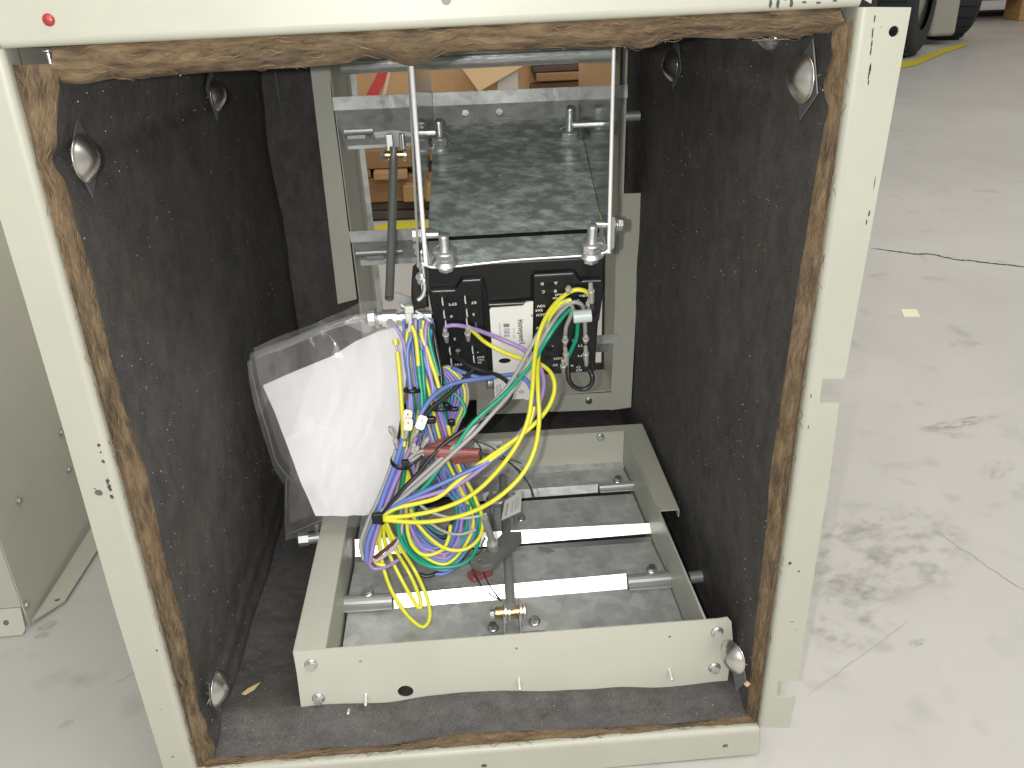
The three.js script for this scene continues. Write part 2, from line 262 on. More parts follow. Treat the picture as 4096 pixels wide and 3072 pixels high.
// worn stencil ink on the flanges
function smudge(c, w, h, s) { w *= 0.65; h *= 0.75; const n = 14, pts = []; for (let i = 0; i < n; i++) { const a = i / n * Math.PI * 2, k = 0.55 + 0.45 * hash(i, s, 301); pts.push([c[0] + Math.cos(a) * w * k, c[1] + Math.sin(a) * h * k, 0.0003]); } return slab(pts, 0.0002); }
const marks = [];
for (const [p, w, h] of [[[-.3076,.3582,0], .003, .005], [[-.3073,.3518,0], .003, .006], [[-.3076,.3426,0], .003, .003], [[-.3065,.3941,0], .0025, .003], [[-.3066,.3871,0], .0015, .0016], [[-.3065,.3781,0], .003, .003], [[-.3197,.3517,0], .0022, .0006], [[.3133,.7034,0], .0009, .004], [[.3131,.6947,0], .0009, .005], [[.3134,.6918,0], .0009, .004], [[.3137,.6861,0], .0010, .005], [[.3138,.6813,0], .0010, .005], [[.3151,.6703,0], .0010, .004], [[.3152,.6684,0], .0014, .006], [[.3148,.6648,0], .0010, .005], [[.3154,.6593,0], .0010, .003], [[.3192,.6974,0], .0008, .0006], [[.3302,.5523,0], .001, .004], [[.3313,.5596,0], .0012, .004], [[.3319,.584,0], .0006, .008], [[.3052,.2171,0], .0035, .0028], [[.3153,.2068,0], .003, .0012], [[.3213,.1324,0], .001, .0009], [[.3159,.1434,0], .004, .0004], [[.3052,.3675,0], .0008, .003], [[.3039,.3983,0], .0009, .003], [[-.3052,.1678,0], .0018, .0016], [[-.3188,.026,0], .003, .001], [[-.3177,.0924,0], .0012, .0005]]) marks.push(smudge(p, w, h, marks.length + 1));
for (const [x0, y0] of [[.2355,.7161,0], [.2408,.7157,0], [.2506,.7158,0]]) marks.push(smudge([x0, y0], 0.0022, 0.0055, marks.length), smudge([x0 + 0.005, y0 + 0.003], 0.003, 0.0018, marks.length));
for (const [x0, y0] of [[.2598,.716,0], [.2704,.7152,0], [.2822,.7161,0]]) marks.push(smudge([x0, y0], 0.0035, 0.0012, marks.length));
part(cab, 'ink_mark', marks, ink, 'worn stencil marks');
// liner: polylines of its front edge, seen from in front
const edgeT = [[-.2732,.6811,-.01],[-.2544,.6794,-.01],[-.2341,.6823,-.01],[-.2178,.6817,-.01],[-.2009,.6826,-.01],[-.1676,.6841,-.01],[-.1229,.6845,-.01],[-.0936,.685,-.01],[-.0672,.6864,-.01],[-.054,.6894,-.01],[-.0438,.689,-.01],[-.0309,.6854,-.01],[-.0221,.6828,-.01],[-.0117,.6846,-.01],[-.0021,.6886,-.01],[.011,.6907,-.01],[.0371,.6909,-.01],[.0763,.6907,-.01],[.129,.69,-.01],[.1358,.6907,-.01],[.1423,.6882,-.01],[.1556,.6896,-.01],[.1643,.6931,-.01],[.1799,.6944,-.01],[.2136,.6925,-.01],[.2335,.6931,-.01],[.2607,.6908,-.01],[.274,.6935,-.01],[.2883,.693,-.01],[.2973,.6933,-.01]];
const outT = [[-.2687,.7049,-.006],[.017,.7092,-.006],[.1659,.7106,-.006],[.2903,.7112,-.006]];
const edgeR = [[.2871,.6968,-.01],[.2877,.6844,-.01],[.2896,.6779,-.01],[.2869,.6666,-.01],[.2855,.6577,-.01],[.2889,.6459,-.01],[.2919,.6389,-.01],[.2902,.6298,-.01],[.2891,.6134,-.01],[.288,.5928,-.01],[.2867,.5671,-.01],[.2861,.5374,-.01],[.2845,.5114,-.01],[.284,.4891,-.01],[.2825,.4157,-.01],[.2817,.3925,-.01],[.2806,.3516,-.01],[.2791,.3112,-.01],[.2814,.266,-.01],[.2818,.2159,-.01],[.282,.166,-.01],[.2825,.1196,-.01],[.283,.0716,-.01],[.2845,.0055,-.01],[.2844,-.0167,-.01]];
const outR = [[.3056,.7051,-.006],[.304,.4878,-.006],[.3008,.4164,-.006],[.2999,-.0092,-.006]];
const edgeB = [[-.2932,.0079,-.01],[-.2811,.0085,-.01],[-.2474,.0073,-.01],[-.2198,.0055,-.01],[-.1827,.0087,-.01],[-.1719,.0102,-.01],[-.1014,.0069,-.01],[-.053,.013,-.01],[-.0054,.0145,-.01],[.0909,.0085,-.01],[.1892,.0043,-.01],[.2631,.0058,-.01],[.2904,.0083,-.01]];
const outB = [[-.3024,-.0056,-.006],[.299,-.0105,-.006]];
const edgeL = [[-.2674,.6938,-.01],[-.2677,.6902,-.01],[-.2726,.6732,-.01],[-.2791,.6517,-.01],[-.2825,.6381,-.01],[-.2884,.6294,-.01],[-.2868,.6198,-.01],[-.2839,.6142,-.01],[-.2831,.6,-.01],[-.2827,.5781,-.01],[-.2815,.5591,-.01],[-.2812,.5309,-.01],[-.2816,.5096,-.01],[-.2817,.4873,-.01],[-.2835,.4636,-.01],[-.2815,.4428,-.01],[-.2823,.4273,-.01],[-.2813,.4061,-.01],[-.2803,.3856,-.01],[-.2775,.3585,-.01],[-.2784,.3331,-.01],[-.2788,.2999,-.01],[-.2805,.2656,-.01],[-.2795,.2219,-.01],[-.2791,.1843,-.01],[-.2809,.1453,-.01],[-.2827,.1046,-.01],[-.2834,.0712,-.01],[-.2805,.0592,-.01],[-.2818,.0416,-.01],[-.2785,.0232,-.01],[-.2841,.0054,-.01]];
const outL = [[-.3014,.6947,-.006],[-.3036,.5519,-.006],[-.3013,.4097,-.006],[-.3028,-.0028,-.006]];
const bTL = [-0.268, 0.664, ZB], bTR = [0.268, 0.668, ZB], bBL = [-0.268, 0.034, ZB], bBR = [0.268, 0.026, ZB];
const strands = [], darkStrands = [], flecks = [];
function lining(front, outer, b0, b1, n, s, label, rise = () => 0) {
  const F = smoothPoly(front), G = poly(outer), L = F.L;
  const sheet = part(cab, 'insulation', grid((u, v) => { const p = mixp(F(u), mixp(b0, b1, u), v), w = (fbm(u, v, 7, 6, s, 3) - 0.5) * 0.011 * Math.sin(Math.min(1, v * 5) * Math.PI / 2); return [p[0] + n[0] * w, p[1] + n[1] * w + rise(u, p[2]), p[2], n[0] ? p[2] : p[2] * 1.15, u * L]; }, 150, 60), liner, label + ' insulation facing');
  const edge = part(cab, 'tmp', grid((u, v) => { const p = mixp(G(u), F(u), v), k = Math.sin(Math.PI * Math.min(1, Math.max(0, v))), r = fbm(u, v, 30, 3, s + 5, 4, 0.6) - 0.5, c2 = fbm(u + 0.13 * Math.sin(v * 5), v, 12, 7, s + 9, 3) - 0.5; return [p[0], p[1], p[2] + 0.004 * k - 0.004 + (0.0045 * r + 0.006 * c2) * k, u * L, v * 0.03 + s * 0.011]; }, 420, 16), fibre, label + ' cut edge of brown fibre');
  edge.name = 'fibre_edge'; cab.remove(edge); sheet.add(edge);
  for (let i = 0; i < 520 * L; i++) { const u = rnd(), v = rr(0.05, 1), p = mixp(G(u), F(u), v), q = mixp(G(Math.min(1, u + rr(0.008, 0.03))), F(Math.min(1, u + 0.02)), Math.min(1.03, Math.max(0, v + rr(-0.25, 0.25)))); const m = mixp(p, q, 0.5); (i % 3 ? darkStrands : strands).push(tube([off(p, 0, 0, 0.0005), off(m, rr(-.002, .002), rr(-.002, .002), rr(0.002, 0.005)), off(q, 0, 0, 0.0005)], rr(0.00012, 0.00024), 5, 3)); }
  for (let i = 0; i < 420; i++) { const u = rnd(), v = Math.pow(rnd(), 1.2); if (fbm(u, v, 8, 6, s + 31, 3) < 0.28 + 0.24 * rnd()) continue; const p = mixp(F(u), mixp(b0, b1, u), v), w = (fbm(u, v, 7, 6, s, 3) - 0.5) * 0.011 * Math.sin(Math.min(1, v * 5) * Math.PI / 2) + 0.0007, g = new THREE.BoxGeometry(0.00032, rr(0.0002, 0.0012), 0.0003); g.rotateX(rr(-0.6, 0.6)); g.rotateZ(rr(-0.6, 0.6)); g.translate(p[0] + n[0] * w, p[1] + n[1] * w + rise(u, p[2]), p[2]); flecks.push(g); }
}
lining(edgeL, outL, bTL, bBL, [1, 0], 11, 'left');
lining(edgeR, outR, bTR, bBR, [-1, 0], 23, 'right');
lining(edgeT, outT, bTL, bTR, [0, -1], 37, 'roof');
lining(edgeB, outB, bBL, bBR, [0, 1], 49, 'bottom', (u, z) => { const t = Math.min(1, Math.max(0, (-0.012 - z) / 0.036)), k = t * t * (3 - 2 * t) * Math.exp(-Math.max(0, -0.05 - z) / 0.12); return k * (0.024 - 0.012 * u + 0.006 * (fbm(u, 0.2, 9, 2, 71, 2) - 0.5)); });
part(cab, 'loose_fibre', strands, strandMat, 'loose light brown fibres').userData.kind = 'stuff';
part(cab, 'loose_fibre', darkStrands, std({ color: lin(0.15, 0.095, 0.045), roughness: 0.8 }), 'loose dark brown fibres').userData.kind = 'stuff';
part(cab, 'fibre_fleck', flecks, std({ color: lin(0.75, 0.75, 0.72), roughness: 0.4 }), 'pale glass flecks in the dark facing').userData.kind = 'stuff';
// back wall: liner round the outdoor-air opening
const HX0 = -0.165, HX1 = 0.245, HY0 = 0.10;
const backPiece = (x0, x1, y0, y1, s) => grid((u, v) => [x0 + (x1 - x0) * u, y0 + (y1 - y0) * v, ZB + 0.006 * (fbm(u, v, 5, 5, s) - 0.5) * Math.sin(Math.PI * u) * Math.sin(Math.PI * v), x0 + (x1 - x0) * u, y0 + (y1 - y0) * v], 20, 20);
part(cab, 'insulation', [backPiece(-0.275, HX0, 0.02, 0.67, 3), backPiece(HX1, 0.275, 0.02, 0.67, 5), backPiece(HX0, HX1, 0.02, HY0, 7)], liner, 'back insulation facing');
part(cab, 'back_panel', [slab([[-0.315, 0, ZB - 0.03], [HX0, 0, ZB - 0.03], [HX0, 0.70, ZB - 0.03], [-0.315, 0.70, ZB - 0.03]]), slab([[HX1, 0, ZB - 0.03], [0.31, 0, ZB - 0.03], [0.31, 0.70, ZB - 0.03], [HX1, 0.70, ZB - 0.03]]), slab([[HX0, 0, ZB - 0.03], [HX1, 0, ZB - 0.03], [HX1, HY0, ZB - 0.03], [HX0, HY0, ZB - 0.03]])], cream);
// a seam in the liner of the left rear corner
part(cab, 'liner_seam', slab([[-.2448,.6148,-.692], [-.2438,.6147,-.692], [-.2417,.5165,-.692], [-.242,.5165,-.692]], 0.001), pinPlate);
// insulation pins: plate on the liner, thin stem, dished cap
function pin(base, cap, n, label, tz = 0.019, ty = 0.030, tw = 0, po = 0.0085) {   // base on the liner, cap centre, direction away from the wall
  const c = V(cap), d = V(n).normalize(), b = V(base), h = new THREE.Group();
  h.name = 'insulation_pin'; h.position.copy(b).sub(cab.position); cab.add(h); h.userData.label = label;
  const t = new THREE.Vector3(0, 1, 0).cross(d).normalize(); if (Math.abs(d.y) > 0.9) t.set(1, 0, 0);
  const w = d.clone().cross(t), P = []; for (const [a, e] of [[1, -0.25], [0.15, 1], [-1, 0.25], [-0.15, -1]]) { const x = a * tz * Math.cos(tw) - e * ty * Math.sin(tw), y = a * tz * Math.sin(tw) + e * ty * Math.cos(tw); P.push(b.clone().add(t.clone().multiplyScalar(x)).add(w.clone().multiplyScalar(y)).add(d.clone().multiplyScalar(po)).toArray()); }
  part(h, 'pin_plate', slab(P, 0.0012, [], 0.0003), pinPlate);
  part(h, 'pin_stem', cyl(b.toArray(), c.toArray(), 0.0014), copper);
  part(h, 'speed_clip', [0, 1, 2, 3].map((k) => { const a = 0.5 + k * Math.PI / 2, u = t.clone().multiplyScalar(Math.cos(a)).add(w.clone().multiplyScalar(Math.sin(a))), m = b.clone().lerp(c, 0.3); return cyl(m.toArray(), m.clone().add(u.multiplyScalar(0.009)).sub(d.clone().multiplyScalar(0.002)).toArray(), 0.0006, 0.0003, 6); }), zinc);
  const pr = []; for (let i = 0; i <= 10; i++) { const a = i / 10; pr.push([0.0172 * Math.pow(a, 0.9), 0.0105 * (1 - Math.pow(a, 1.7))]); } pr.push([0.0178, 0.0004], [0.0178, -0.0006], [0.0168, -0.0002]); for (let i = 10; i >= 0; i--) { const a = i / 10 * 0.95; pr.push([0.0172 * Math.pow(a, 0.9), 0.0098 * (1 - Math.pow(a, 1.7)) - 0.0004]); }
  part(h, 'pin_cap', lathe(pr, c.toArray(), [d.x, d.y, d.z], 36), capMetal);
}
pin([-.286,.6223,-.0439], [-.268,.627,-.0172], [1, 0, 0.1], 'insulation pin on the left wall by the front edge, upper one');
pin([-.274,.6198,-.4156], [-.254,.623,-.3786], [1, 0, 0.15], 'insulation pin deep on the left wall');
pin([.274,.6357,-.3889], [.254,.6368,-.3576], [-1, 0, 0.15], 'insulation pin deep on the right wall');
pin([.285,.6597,-.0237], [.266,.6632,-.0043], [-1, 0, 0.12], 'insulation pin on the right wall by the top corner');
pin([.2559,.69,-.0394], [.2877,.68,-.1257], [0, -1, 0.08], 'insulation pin hanging from the roof liner', 0.02, 0.02, 0, 0.001);
pin([-.281,.0746,-.028], [-.264,.0966,-.0178], [1, 0.05, 0.1], 'insulation pin in the lower left corner', 0.012, 0.024, 0.2);
pin([.28,.0671,-.021], [.262,.0942,-.0086], [-1, 0.1, 0.45], 'insulation pin beside the lower damper panel', 0.012, 0.028, 0.2);

// ---------------------------------------------------------------- lower damper frame (return air)
const base = thing('damper_frame', 'cream steel damper frame with closed galvanized blades lying on the cabinet floor', 'damper frame', [0.04, 0.03, -0.27]);
part(base, 'front_panel', slab([...[[-.1914,.1087,-.049],[.2595,.1097,-.049],[.2674,.1108,-.049],[.272,.1046,-.049],[.2756,.0791,-.049]], [0.2745, 0.012, -0.049], [-0.1955, 0.012, -0.049]], 0.0016, [[[-.1246,.0885,-.049], 0.0016], [[.0407,.09,-.049], 0.0016], [[.2059,.0898,-.049], 0.0016], [[-.0813,.0411,-.049], 0.0085]]), framePaint, 'long cream front panel with hex bolts');
for (const p of [[-.1762,.0899,-.049],[-.1746,.0416,-.049],[.2573,.0919,-.049],[.258,.0409,-.049]]) part(base, 'hex_bolt', hexBolt(p, [0, 0, 1], 0.0052, 0.0055), boltZinc);
for (const p of [[-.1241,.0416,-.049],[.0415,.0471,-.049],[.2077,.0434,-.049]]) part(base, 'screw', stud(p, [0.02, -0.35, 1], 0.0017, 0.013), zinc);
part(base, 'screw', stud([-.1414,.0351,-.035], [0, 0.4, 1], 0.0017, 0.009), zinc);
const BY = 0.109;
part(base, 'side_rail', [slab([[-0.1915, BY, -0.0508], [-0.159, BY, -0.0508], [-0.157, BY, -0.486], [-0.187, BY, -0.486]], 0.0016), slab([[-0.1588, BY - 0.002, -0.0508], [-0.1588, 0.03, -0.0508], [-0.1568, 0.03, -0.486], [-0.1568, BY - 0.002, -0.486]], 0.0016), slab([[-0.1915, BY - 0.002, -0.0508], [-0.1915, 0.03, -0.0508], [-0.187, 0.03, -0.486], [-0.187, BY - 0.002, -0.486]], 0.0016)], framePaint, 'left side rail with broad top flange');
part(base, 'side_rail', [slab([[0.2425, BY, -0.0508], [0.2352, BY, -0.4846], [0.2372, BY, -0.4846], [0.2450, BY, -0.0508]], 0.0016), slab([[0.2425, BY - 0.0015, -0.0508], [0.2425, 0.03, -0.0508], [0.2355, 0.03, -0.466], [0.2355, BY - 0.0015, -0.466]], 0.0016), slab([[0.2372, BY, -0.4846], [0.2657, BY, -0.4846], [0.2652, BY, -0.256], [0.2405, BY, -0.2556]], 0.0016), slab([[0.2657, BY - 0.001, -0.256], [0.2657, BY - 0.012, -0.256], [0.2657, BY - 0.012, -0.4846], [0.2657, BY - 0.001, -0.4846]], 0.0012)], framePaint, 'right side rail with cut top flange');
part(base, 'rear_rail', [slab([[-0.1568, BY, -0.4846], [0.2352, BY, -0.4846], [0.2355, BY, -0.466], [-0.1568, BY, -0.466]], 0.0016), slab([[-0.1562, BY - 0.002, -0.466], [0.2352, BY - 0.002, -0.466], [0.2352, 0.03, -0.466], [-0.1562, 0.03, -0.466]], 0.0016)], framePaint);
part(base, 'rear_rail_lip', slab([...[[.0829,.066,-.4857],[.237,.066,-.4816]], [0.2345, 0.055, -0.452], [-0.155, 0.055, -0.452], [-0.155, 0.066, -0.462]], 0.0012), galv);
for (const [p, r] of [[[.1995,.101,-.465], 0.0046], [[.0474,.1002,-.465], 0.0046]]) part(base, 'hex_bolt', hexBolt(p, [0, 0, 1], r, 0.005), boltZinc);
part(base, 'rear_clip', box([.0315,.1015,-.462], [0.042, 0.014, 0.004], 0.001), white);
const blade = (x0, x1, za, zb2, ya, yb) => slab([[x0, ya, za], [x1, ya, za], [x1 - 0.002, yb, zb2], [x0 + 0.001, yb, zb2]], 0.0014);
part(base, 'damper_blade', [blade(-0.1555, 0.241, -0.054, -0.180, 0.046, 0.049)], galv, 'front blade');
part(base, 'damper_blade', [blade(-0.155, 0.2385, -0.198, -0.283, 0.055, 0.047)], galv, 'second blade');
part(base, 'damper_blade', [blade(-0.1545, 0.236, -0.302, -0.386, 0.052, 0.050)], galv, 'third blade');
part(base, 'damper_blade', [blade(-0.1545, 0.2345, -0.403, -0.455, 0.056, 0.052)], galv, 'rear blade');
// folded bright edges along the blades
const strip = (a, b, c, d) => slab([a, b, c, d], 0.0012);
part(base, 'blade_edge', [strip([-.0987,.064,-.1841], [.1863,.064,-.1916], [.1861,.05,-.1797], [-.0984,.05,-.1753]), strip([-0.155, 0.0495, -0.180], [0.241, 0.0495, -0.185], [0.24, 0.056, -0.198], [-0.155, 0.056, -0.198])], brightZinc, 'bright folded edge of the front blade');
part(base, 'blade_edge', [strip([-0.155, 0.066, -0.299], [.2385,.066,-.2907], [.2399,.052,-.286], [-0.155, 0.052, -0.280]), strip([-0.155, 0.051, -0.2795], [0.237, 0.051, -0.2795], [0.237, 0.047, -0.271], [-0.155, 0.047, -0.271])], brightZinc, 'bright folded edge of the second blade');
part(base, 'blade_edge', [strip([-.0099,.062,-.3978], [.1856,.062,-.3984], [.1852,.05,-.3949], [-.0107,.05,-.3921])], galv, 'folded edge of the third blade');
function clip(a, b, r, bolt) {                              // pivot clip: half-round sleeve with slotted flat end and a bolt
  const g = [cyl(a, b, r)], m = mixp(a, b, 0.5); g.push(box([m[0], m[1] - r * 0.3, m[2] + r * 0.9], [Math.abs(b[0] - a[0]), 0.002, r * 1.6], 0.0008));
  const c = part(base, 'blade_clip', g, dullZinc);
  const hb = part(base, 'tmp', hexBolt(off(bolt, 0, r * 0.7, 0), [0, 1, 0.3], 0.0052, 0.005), boltZinc); hb.name = 'hex_bolt'; base.remove(hb); c.add(hb);
}
clip([-.1586,.056,-.185], [-.1005,.056,-.1836], 0.0085, [-.1295,.06,-.1889]);
clip([.1878,.056,-.1863], [.2471,.056,-.1876], 0.0085, [.2187,.06,-.1939]);
clip([.1871,.056,-.3989], [.2422,.056,-.3996], 0.0065, [.2149,.06,-.4029]);
part(base, 'axle_stub', [cyl([.263,.058,-.1824], [0.284, 0.058, -0.184], 0.0075)], dullZinc, 'right axle end of the front blade');
{ const a = [-.226,.075,-.2941], b = [-.1944,.075,-.2965]; part(base, 'axle_stub', [cyl(a, mixp(a, b, 0.4), 0.0088, 0.0088, 6), cyl(mixp(a, b, 0.4), mixp(a, b, 0.85), 0.0072), cyl(mixp(a, b, 0.8), off(b, 0.008, 0, 0), 0.0085), cyl([-.2024,.075,-.2975], [-.199,.1,-.2867], 0.0026)], dullZinc, 'left axle end with hex collar'); }
// linkage lying along the frame
const ROD = [[.048,.088,-.394], [.0392,.088,-.1188]];
part(base, 'linkage_rod', cyl(ROD[0], ROD[1], 0.0056), darkSteel);
{ const c = [.0393,.075,-.1245], l = 0.017, g = part(base, 'pivot_bushing', [cyl(off(c, -l, 0, 0), off(c, l, 0, 0), 0.0075, 0.0075, 24)], brass);
  for (const [x, r] of [[-0.007, 0.0125], [-0.003, 0.010], [0.0105, 0.0125], [0.0145, 0.010]]) { const w = part(base, 'tmp', cyl(off(c, x, 0, 0), off(c, x + 0.0022, 0, 0), r, r, 28), zinc); w.name = 'washer'; base.remove(w); g.add(w); }
  part(base, 'hex_bolt', hexBolt(off(c, -l, 0, 0), [-1, 0, 0], 0.0055, 0.006), boltZinc);
  part(base, 'pivot_bracket', [slab([[c[0] - 0.009, 0.085, c[2] - 0.012], [c[0] - 0.009, 0.05, c[2] - 0.008], [c[0] - 0.009, 0.049, c[2] + 0.026], [c[0] - 0.009, 0.078, c[2] + 0.012]], 0.0018), slab([[c[0] + 0.009, 0.085, c[2] - 0.012], [c[0] + 0.009, 0.05, c[2] - 0.008], [c[0] + 0.009, 0.049, c[2] + 0.026], [c[0] + 0.009, 0.078, c[2] + 0.012]], 0.0018), box([c[0] - 0.022, 0.0495, c[2] + 0.018], [0.026, 0.0018, 0.024]), box([c[0] + 0.024, 0.0495, c[2] + 0.018], [0.030, 0.0018, 0.024])], dullZinc);
  for (const p of [[.0182,.05,-.1286], [.0674,.05,-.1335]]) part(base, 'hex_bolt', hexBolt(p, [0, 1, 0.2], 0.0052, 0.006), boltZinc); }
{ const c = [.0465,.085,-.334]; part(base, 'pivot_bracket', [box(off(c, -0.018, -0.01, 0), [0.004, 0.04, 0.03]), box(off(c, 0.014, -0.012, 0), [0.004, 0.035, 0.03]), cyl(off(c, -0.026, 0.004, 0.006), off(c, 0.022, 0.004, 0.006), 0.006)], dullZinc);
  for (const p of [[.0278,.11,-.3065], [.0386,.11,-.3118], [.0681,.056,-.3361]]) part(base, 'hex_bolt', hexBolt(p, [0, 1, 0.3], 0.005, 0.006), boltZinc); }
{ const c = [[-.0034,.13,-.1513],[.0089,.13,-.1414],[.0207,.13,-.1435],[.0368,.13,-.1632],[.0591,.13,-.1913],[.0596,.13,-.2034],[.0517,.13,-.2034],[.044,.13,-.2043],[.0348,.13,-.1997],[.0214,.13,-.1774],[0,.13,-.1587]];
  const arm = part(base, 'crank_arm', slab(c, 0.009, [[[.0073,.13,-.1518], 0.002], [[.0405,.13,-.2019], 0.002]], 0.001), camSteel, 'dark grey crank plate');
  part(base, 'crank_shaft', [cyl([.0256,.128,-.176], [.0152,.19,-.1503], 0.0042), cyl([.0244,.131,-.1721], [.023,.142,-.1682], 0.007)], dullZinc);
  part(base, 'crank_link', cyl([.0422,.12,-.207], [0.043, 0.088, -0.29], 0.004), darkSteel); }
{ const q = [[.0452,.118,-.2881],[.0688,.118,-.3104],[.0635,.118,-.2616],[.0377,.118,-.2454]];
  const lab = canvasTex(256, 256, (g, w, h) => { g.fillStyle = '#e9e9e4'; g.fillRect(0, 0, w, h); g.save(); g.translate(70, 228); g.rotate(-Math.PI / 2); g.fillStyle = '#222'; g.font = 'bold 38px sans-serif'; g.fillText('SYSTEMS', 0, 0); g.font = 'bold 26px sans-serif'; g.fillText('0.7x.11-20', 20, 74); g.fillStyle = '#888'; for (let i = 0; i < 5; i++) g.fillRect(20, 96 + i * 14, 130 + 20 * (i % 2), 4); g.restore(); });
  const g = new THREE.BufferGeometry(); g.setAttribute('position', new THREE.Float32BufferAttribute([...q[3], ...q[2], ...q[1], ...q[0]], 3)); g.setAttribute('uv', new THREE.Float32BufferAttribute([0, 0, 1, 0, 1, 1, 0, 1], 2)); g.setIndex([0, 1, 2, 0, 2, 3]); g.computeVertexNormals();
  part(base, 'paper_label', g, std({ map: lab, roughness: 0.6, side: THREE.DoubleSide }), 'small white printed label stuck on the linkage'); part(base, 'label_backing', slab(q.map((p) => off(p, 0, -0.0008, 0)), 0.0012), darkSteel); }
part(base, 'red_fitting', box([.0071,.056,-.2211], [0.03, 0.012, 0.018], 0.004, [0.2, 0.5, 0]), redVinyl, 'red vinyl fitting half hidden under the crank plate');
part(base, 'dark_mark', flat([[.0839,.0545,-.2699],[.0987,.0545,-.2662],[.1068,.0545,-.2573],[.0974,.0545,-.2545],[.0861,.0545,-.2617]], 0.0552), darkSteel);

// ---------------------------------------------------------------- upright damper frame (outdoor air)
const up = thing('damper_frame', 'cream steel damper frame with open galvanized blades standing at the back of the cabinet', 'damper frame', [0.04, 0.1, -0.62]);
const FZ = -0.57;
part(up, 'side_rail', [slab([[-.1748,.6539,-.57],[-.1499,.653,-.57],[-.1505,.6279,-.57],[-.1518,.5876,-.57],[-.1501,.4741,-.57],[-.1495,.3024,-.57],[-.1782,.2961,-.57],[-.1752,.6283,-.57]], 0.0016), slab([[-.1495,.6415,-.5705], [-.1447,.1206,-.5705], [-0.128, 0.09, -0.67], [-0.138, 0.66, -0.67]], 0.0016)], framePaint, 'left upright rail with front flange');
part(up, 'jamb_strip', slab([[-0.134, 0.66, -0.655], [-0.126, 0.66, -0.655], [-0.118, 0.1, -0.655], [-0.126, 0.1, -0.655]], 0.0016), galv);
part(up, 'side_rail', [slab([[.2399,.6614,-.57],[.2467,.6611,-.57],[.2458,.4052,-.57],[.2384,.4056,-.57]], 0.0016), slab([[.2358,.6615,-.571], [.2396,.097,-.571], [0.2395, 0.09, -0.67], [0.2395, 0.66, -0.67]], 0.0016), slab([[.2409,.44,-.57],[.2712,.4398,-.57],[.2727,.4351,-.57],[.2667,.0923,-.57],[.2328,.0896,-.57],[.2376,.2842,-.57]], 0.0016)], framePaint, 'right upright rail with offset flange');
part(up, 'bottom_rail', [slab([[.0195,.1238,-.571],[.2473,.1207,-.571],[.2481,.0897,-.571],[.0181,.0957,-.571]], 0.0016), slab([[.0195,.1233,-.572], [.2475,.1202,-.572], [0.238, 0.117, -0.66], [-0.126, 0.117, -0.66], [-0.126, 0.117, -0.573]], 0.0016)], framePaint);
part(up, 'bottom_lip', [slab([[.0215,.1118,-.64],[.2502,.1094,-.64],[.2507,.0868,-.64],[.0206,.0938,-.64]], 0.0016)], galv);
part(up, 'hex_bolt', hexBolt([.1983,.1082,-.571], [0, 0, 1], 0.0042, 0.004), boltZinc);
part(up, 'top_rail', [cyl([-.1712,.6229,-.63], [.2411,.6259,-.63], 0.0125), slab([[-.1675,.6423,-.62],[.2388,.6462,-.62],[.2391,.6312,-.62],[-.1693,.6287,-.62]], 0.0016)], galv, 'round-nosed top blade edge');
part(up, 'blade_edge', slab([[-.1497,.5906,-.56],[.2455,.5906,-.56],[.246,.5738,-.56],[-.1499,.5735,-.56]], 0.0016), galv, 'front edge of the upper blade');
part(up, 'damper_blade', [slab([[-.1495,.5732,-.5618], [.2425,.5737,-.5618], [.2446,.5182,-.6], [-.1439,.515,-.6]], 0.0014)], galv, 'upper blade');
part(up, 'blade_lip', slab([[-.1396,.5279,-.598],[.2427,.5302,-.598],[.2429,.5186,-.598],[-.1411,.5146,-.598]], 0.0014), galv);
part(up, 'blade_edge', slab([[-.149,.408,-.56],[.2433,.4053,-.56],[.2423,.3896,-.56],[-.1475,.3917,-.56]], 0.0016), galv, 'front edge of the middle blade');
part(up, 'damper_blade', [slab([[-.1464,.3911,-.5618], [.2379,.3893,-.5618], [.2408,.3489,-.595], [-.1427,.3539,-.595]], 0.0014)], galv, 'middle blade');
part(up, 'blade_lip', slab([[-.1406,.3588,-.593],[.2403,.3553,-.593],[.2405,.3437,-.593],[-.1406,.3459,-.593]], 0.0014), galv);
part(up, 'blade_edge', slab([[-.1503,.2305,-.56],[.2414,.2252,-.56],[.241,.2113,-.56],[-.1503,.2168,-.56]], 0.0016), galv, 'front edge of the lower blade');
part(up, 'damper_blade', [slab([[-.1506,.216,-.5618], [.2276,.2113,-.5618], [.2292,.1861,-.585], [-.1523,.1899,-.585]], 0.0014)], galv, 'lower blade');
for (const [a, b] of [[[-.1419,.5416,-.585], [-.1026,.5418,-.585]], [[-.1456,.3686,-.585], [-.0768,.3691,-.585]]]) part(up, 'blade_clip', [cyl(a, b, 0.007), box(off(mixp(a, b, 0.4), 0, -0.008, 0), [0.028, 0.008, 0.008], 0.002)], dullZinc);
for (const p of [[-.1035,.5346,-.587],[-.1272,.3656,-.587]]) part(up, 'hex_bolt', hexBolt(p, [0, -0.4, 1], 0.0048, 0.005), boltZinc);
for (const p of [[.0252,.562,-.575],[.0714,.5612,-.575]]) { part(up, 'blade_bracket', box(off(p, 0, 0, -0.004), [0.034, 0.024, 0.003], 0.001), dullZinc); part(up, 'hex_bolt', hexBolt(p, [0, 0, 1], 0.0052, 0.007), boltZinc); }
for (const [x0, y0] of [[1028, 262], [1062, 260]]) void x0;
part(up, 'blade_slot', [slab([[.0388,.5701,-.574],[.0413,.57,-.574],[.0422,.5479,-.574],[.0396,.548,-.574]], 0.001), slab([[.0571,.5699,-.574],[.0596,.5698,-.574],[.0593,.5478,-.574],[.0568,.5479,-.574]], 0.001)], darkSteel);
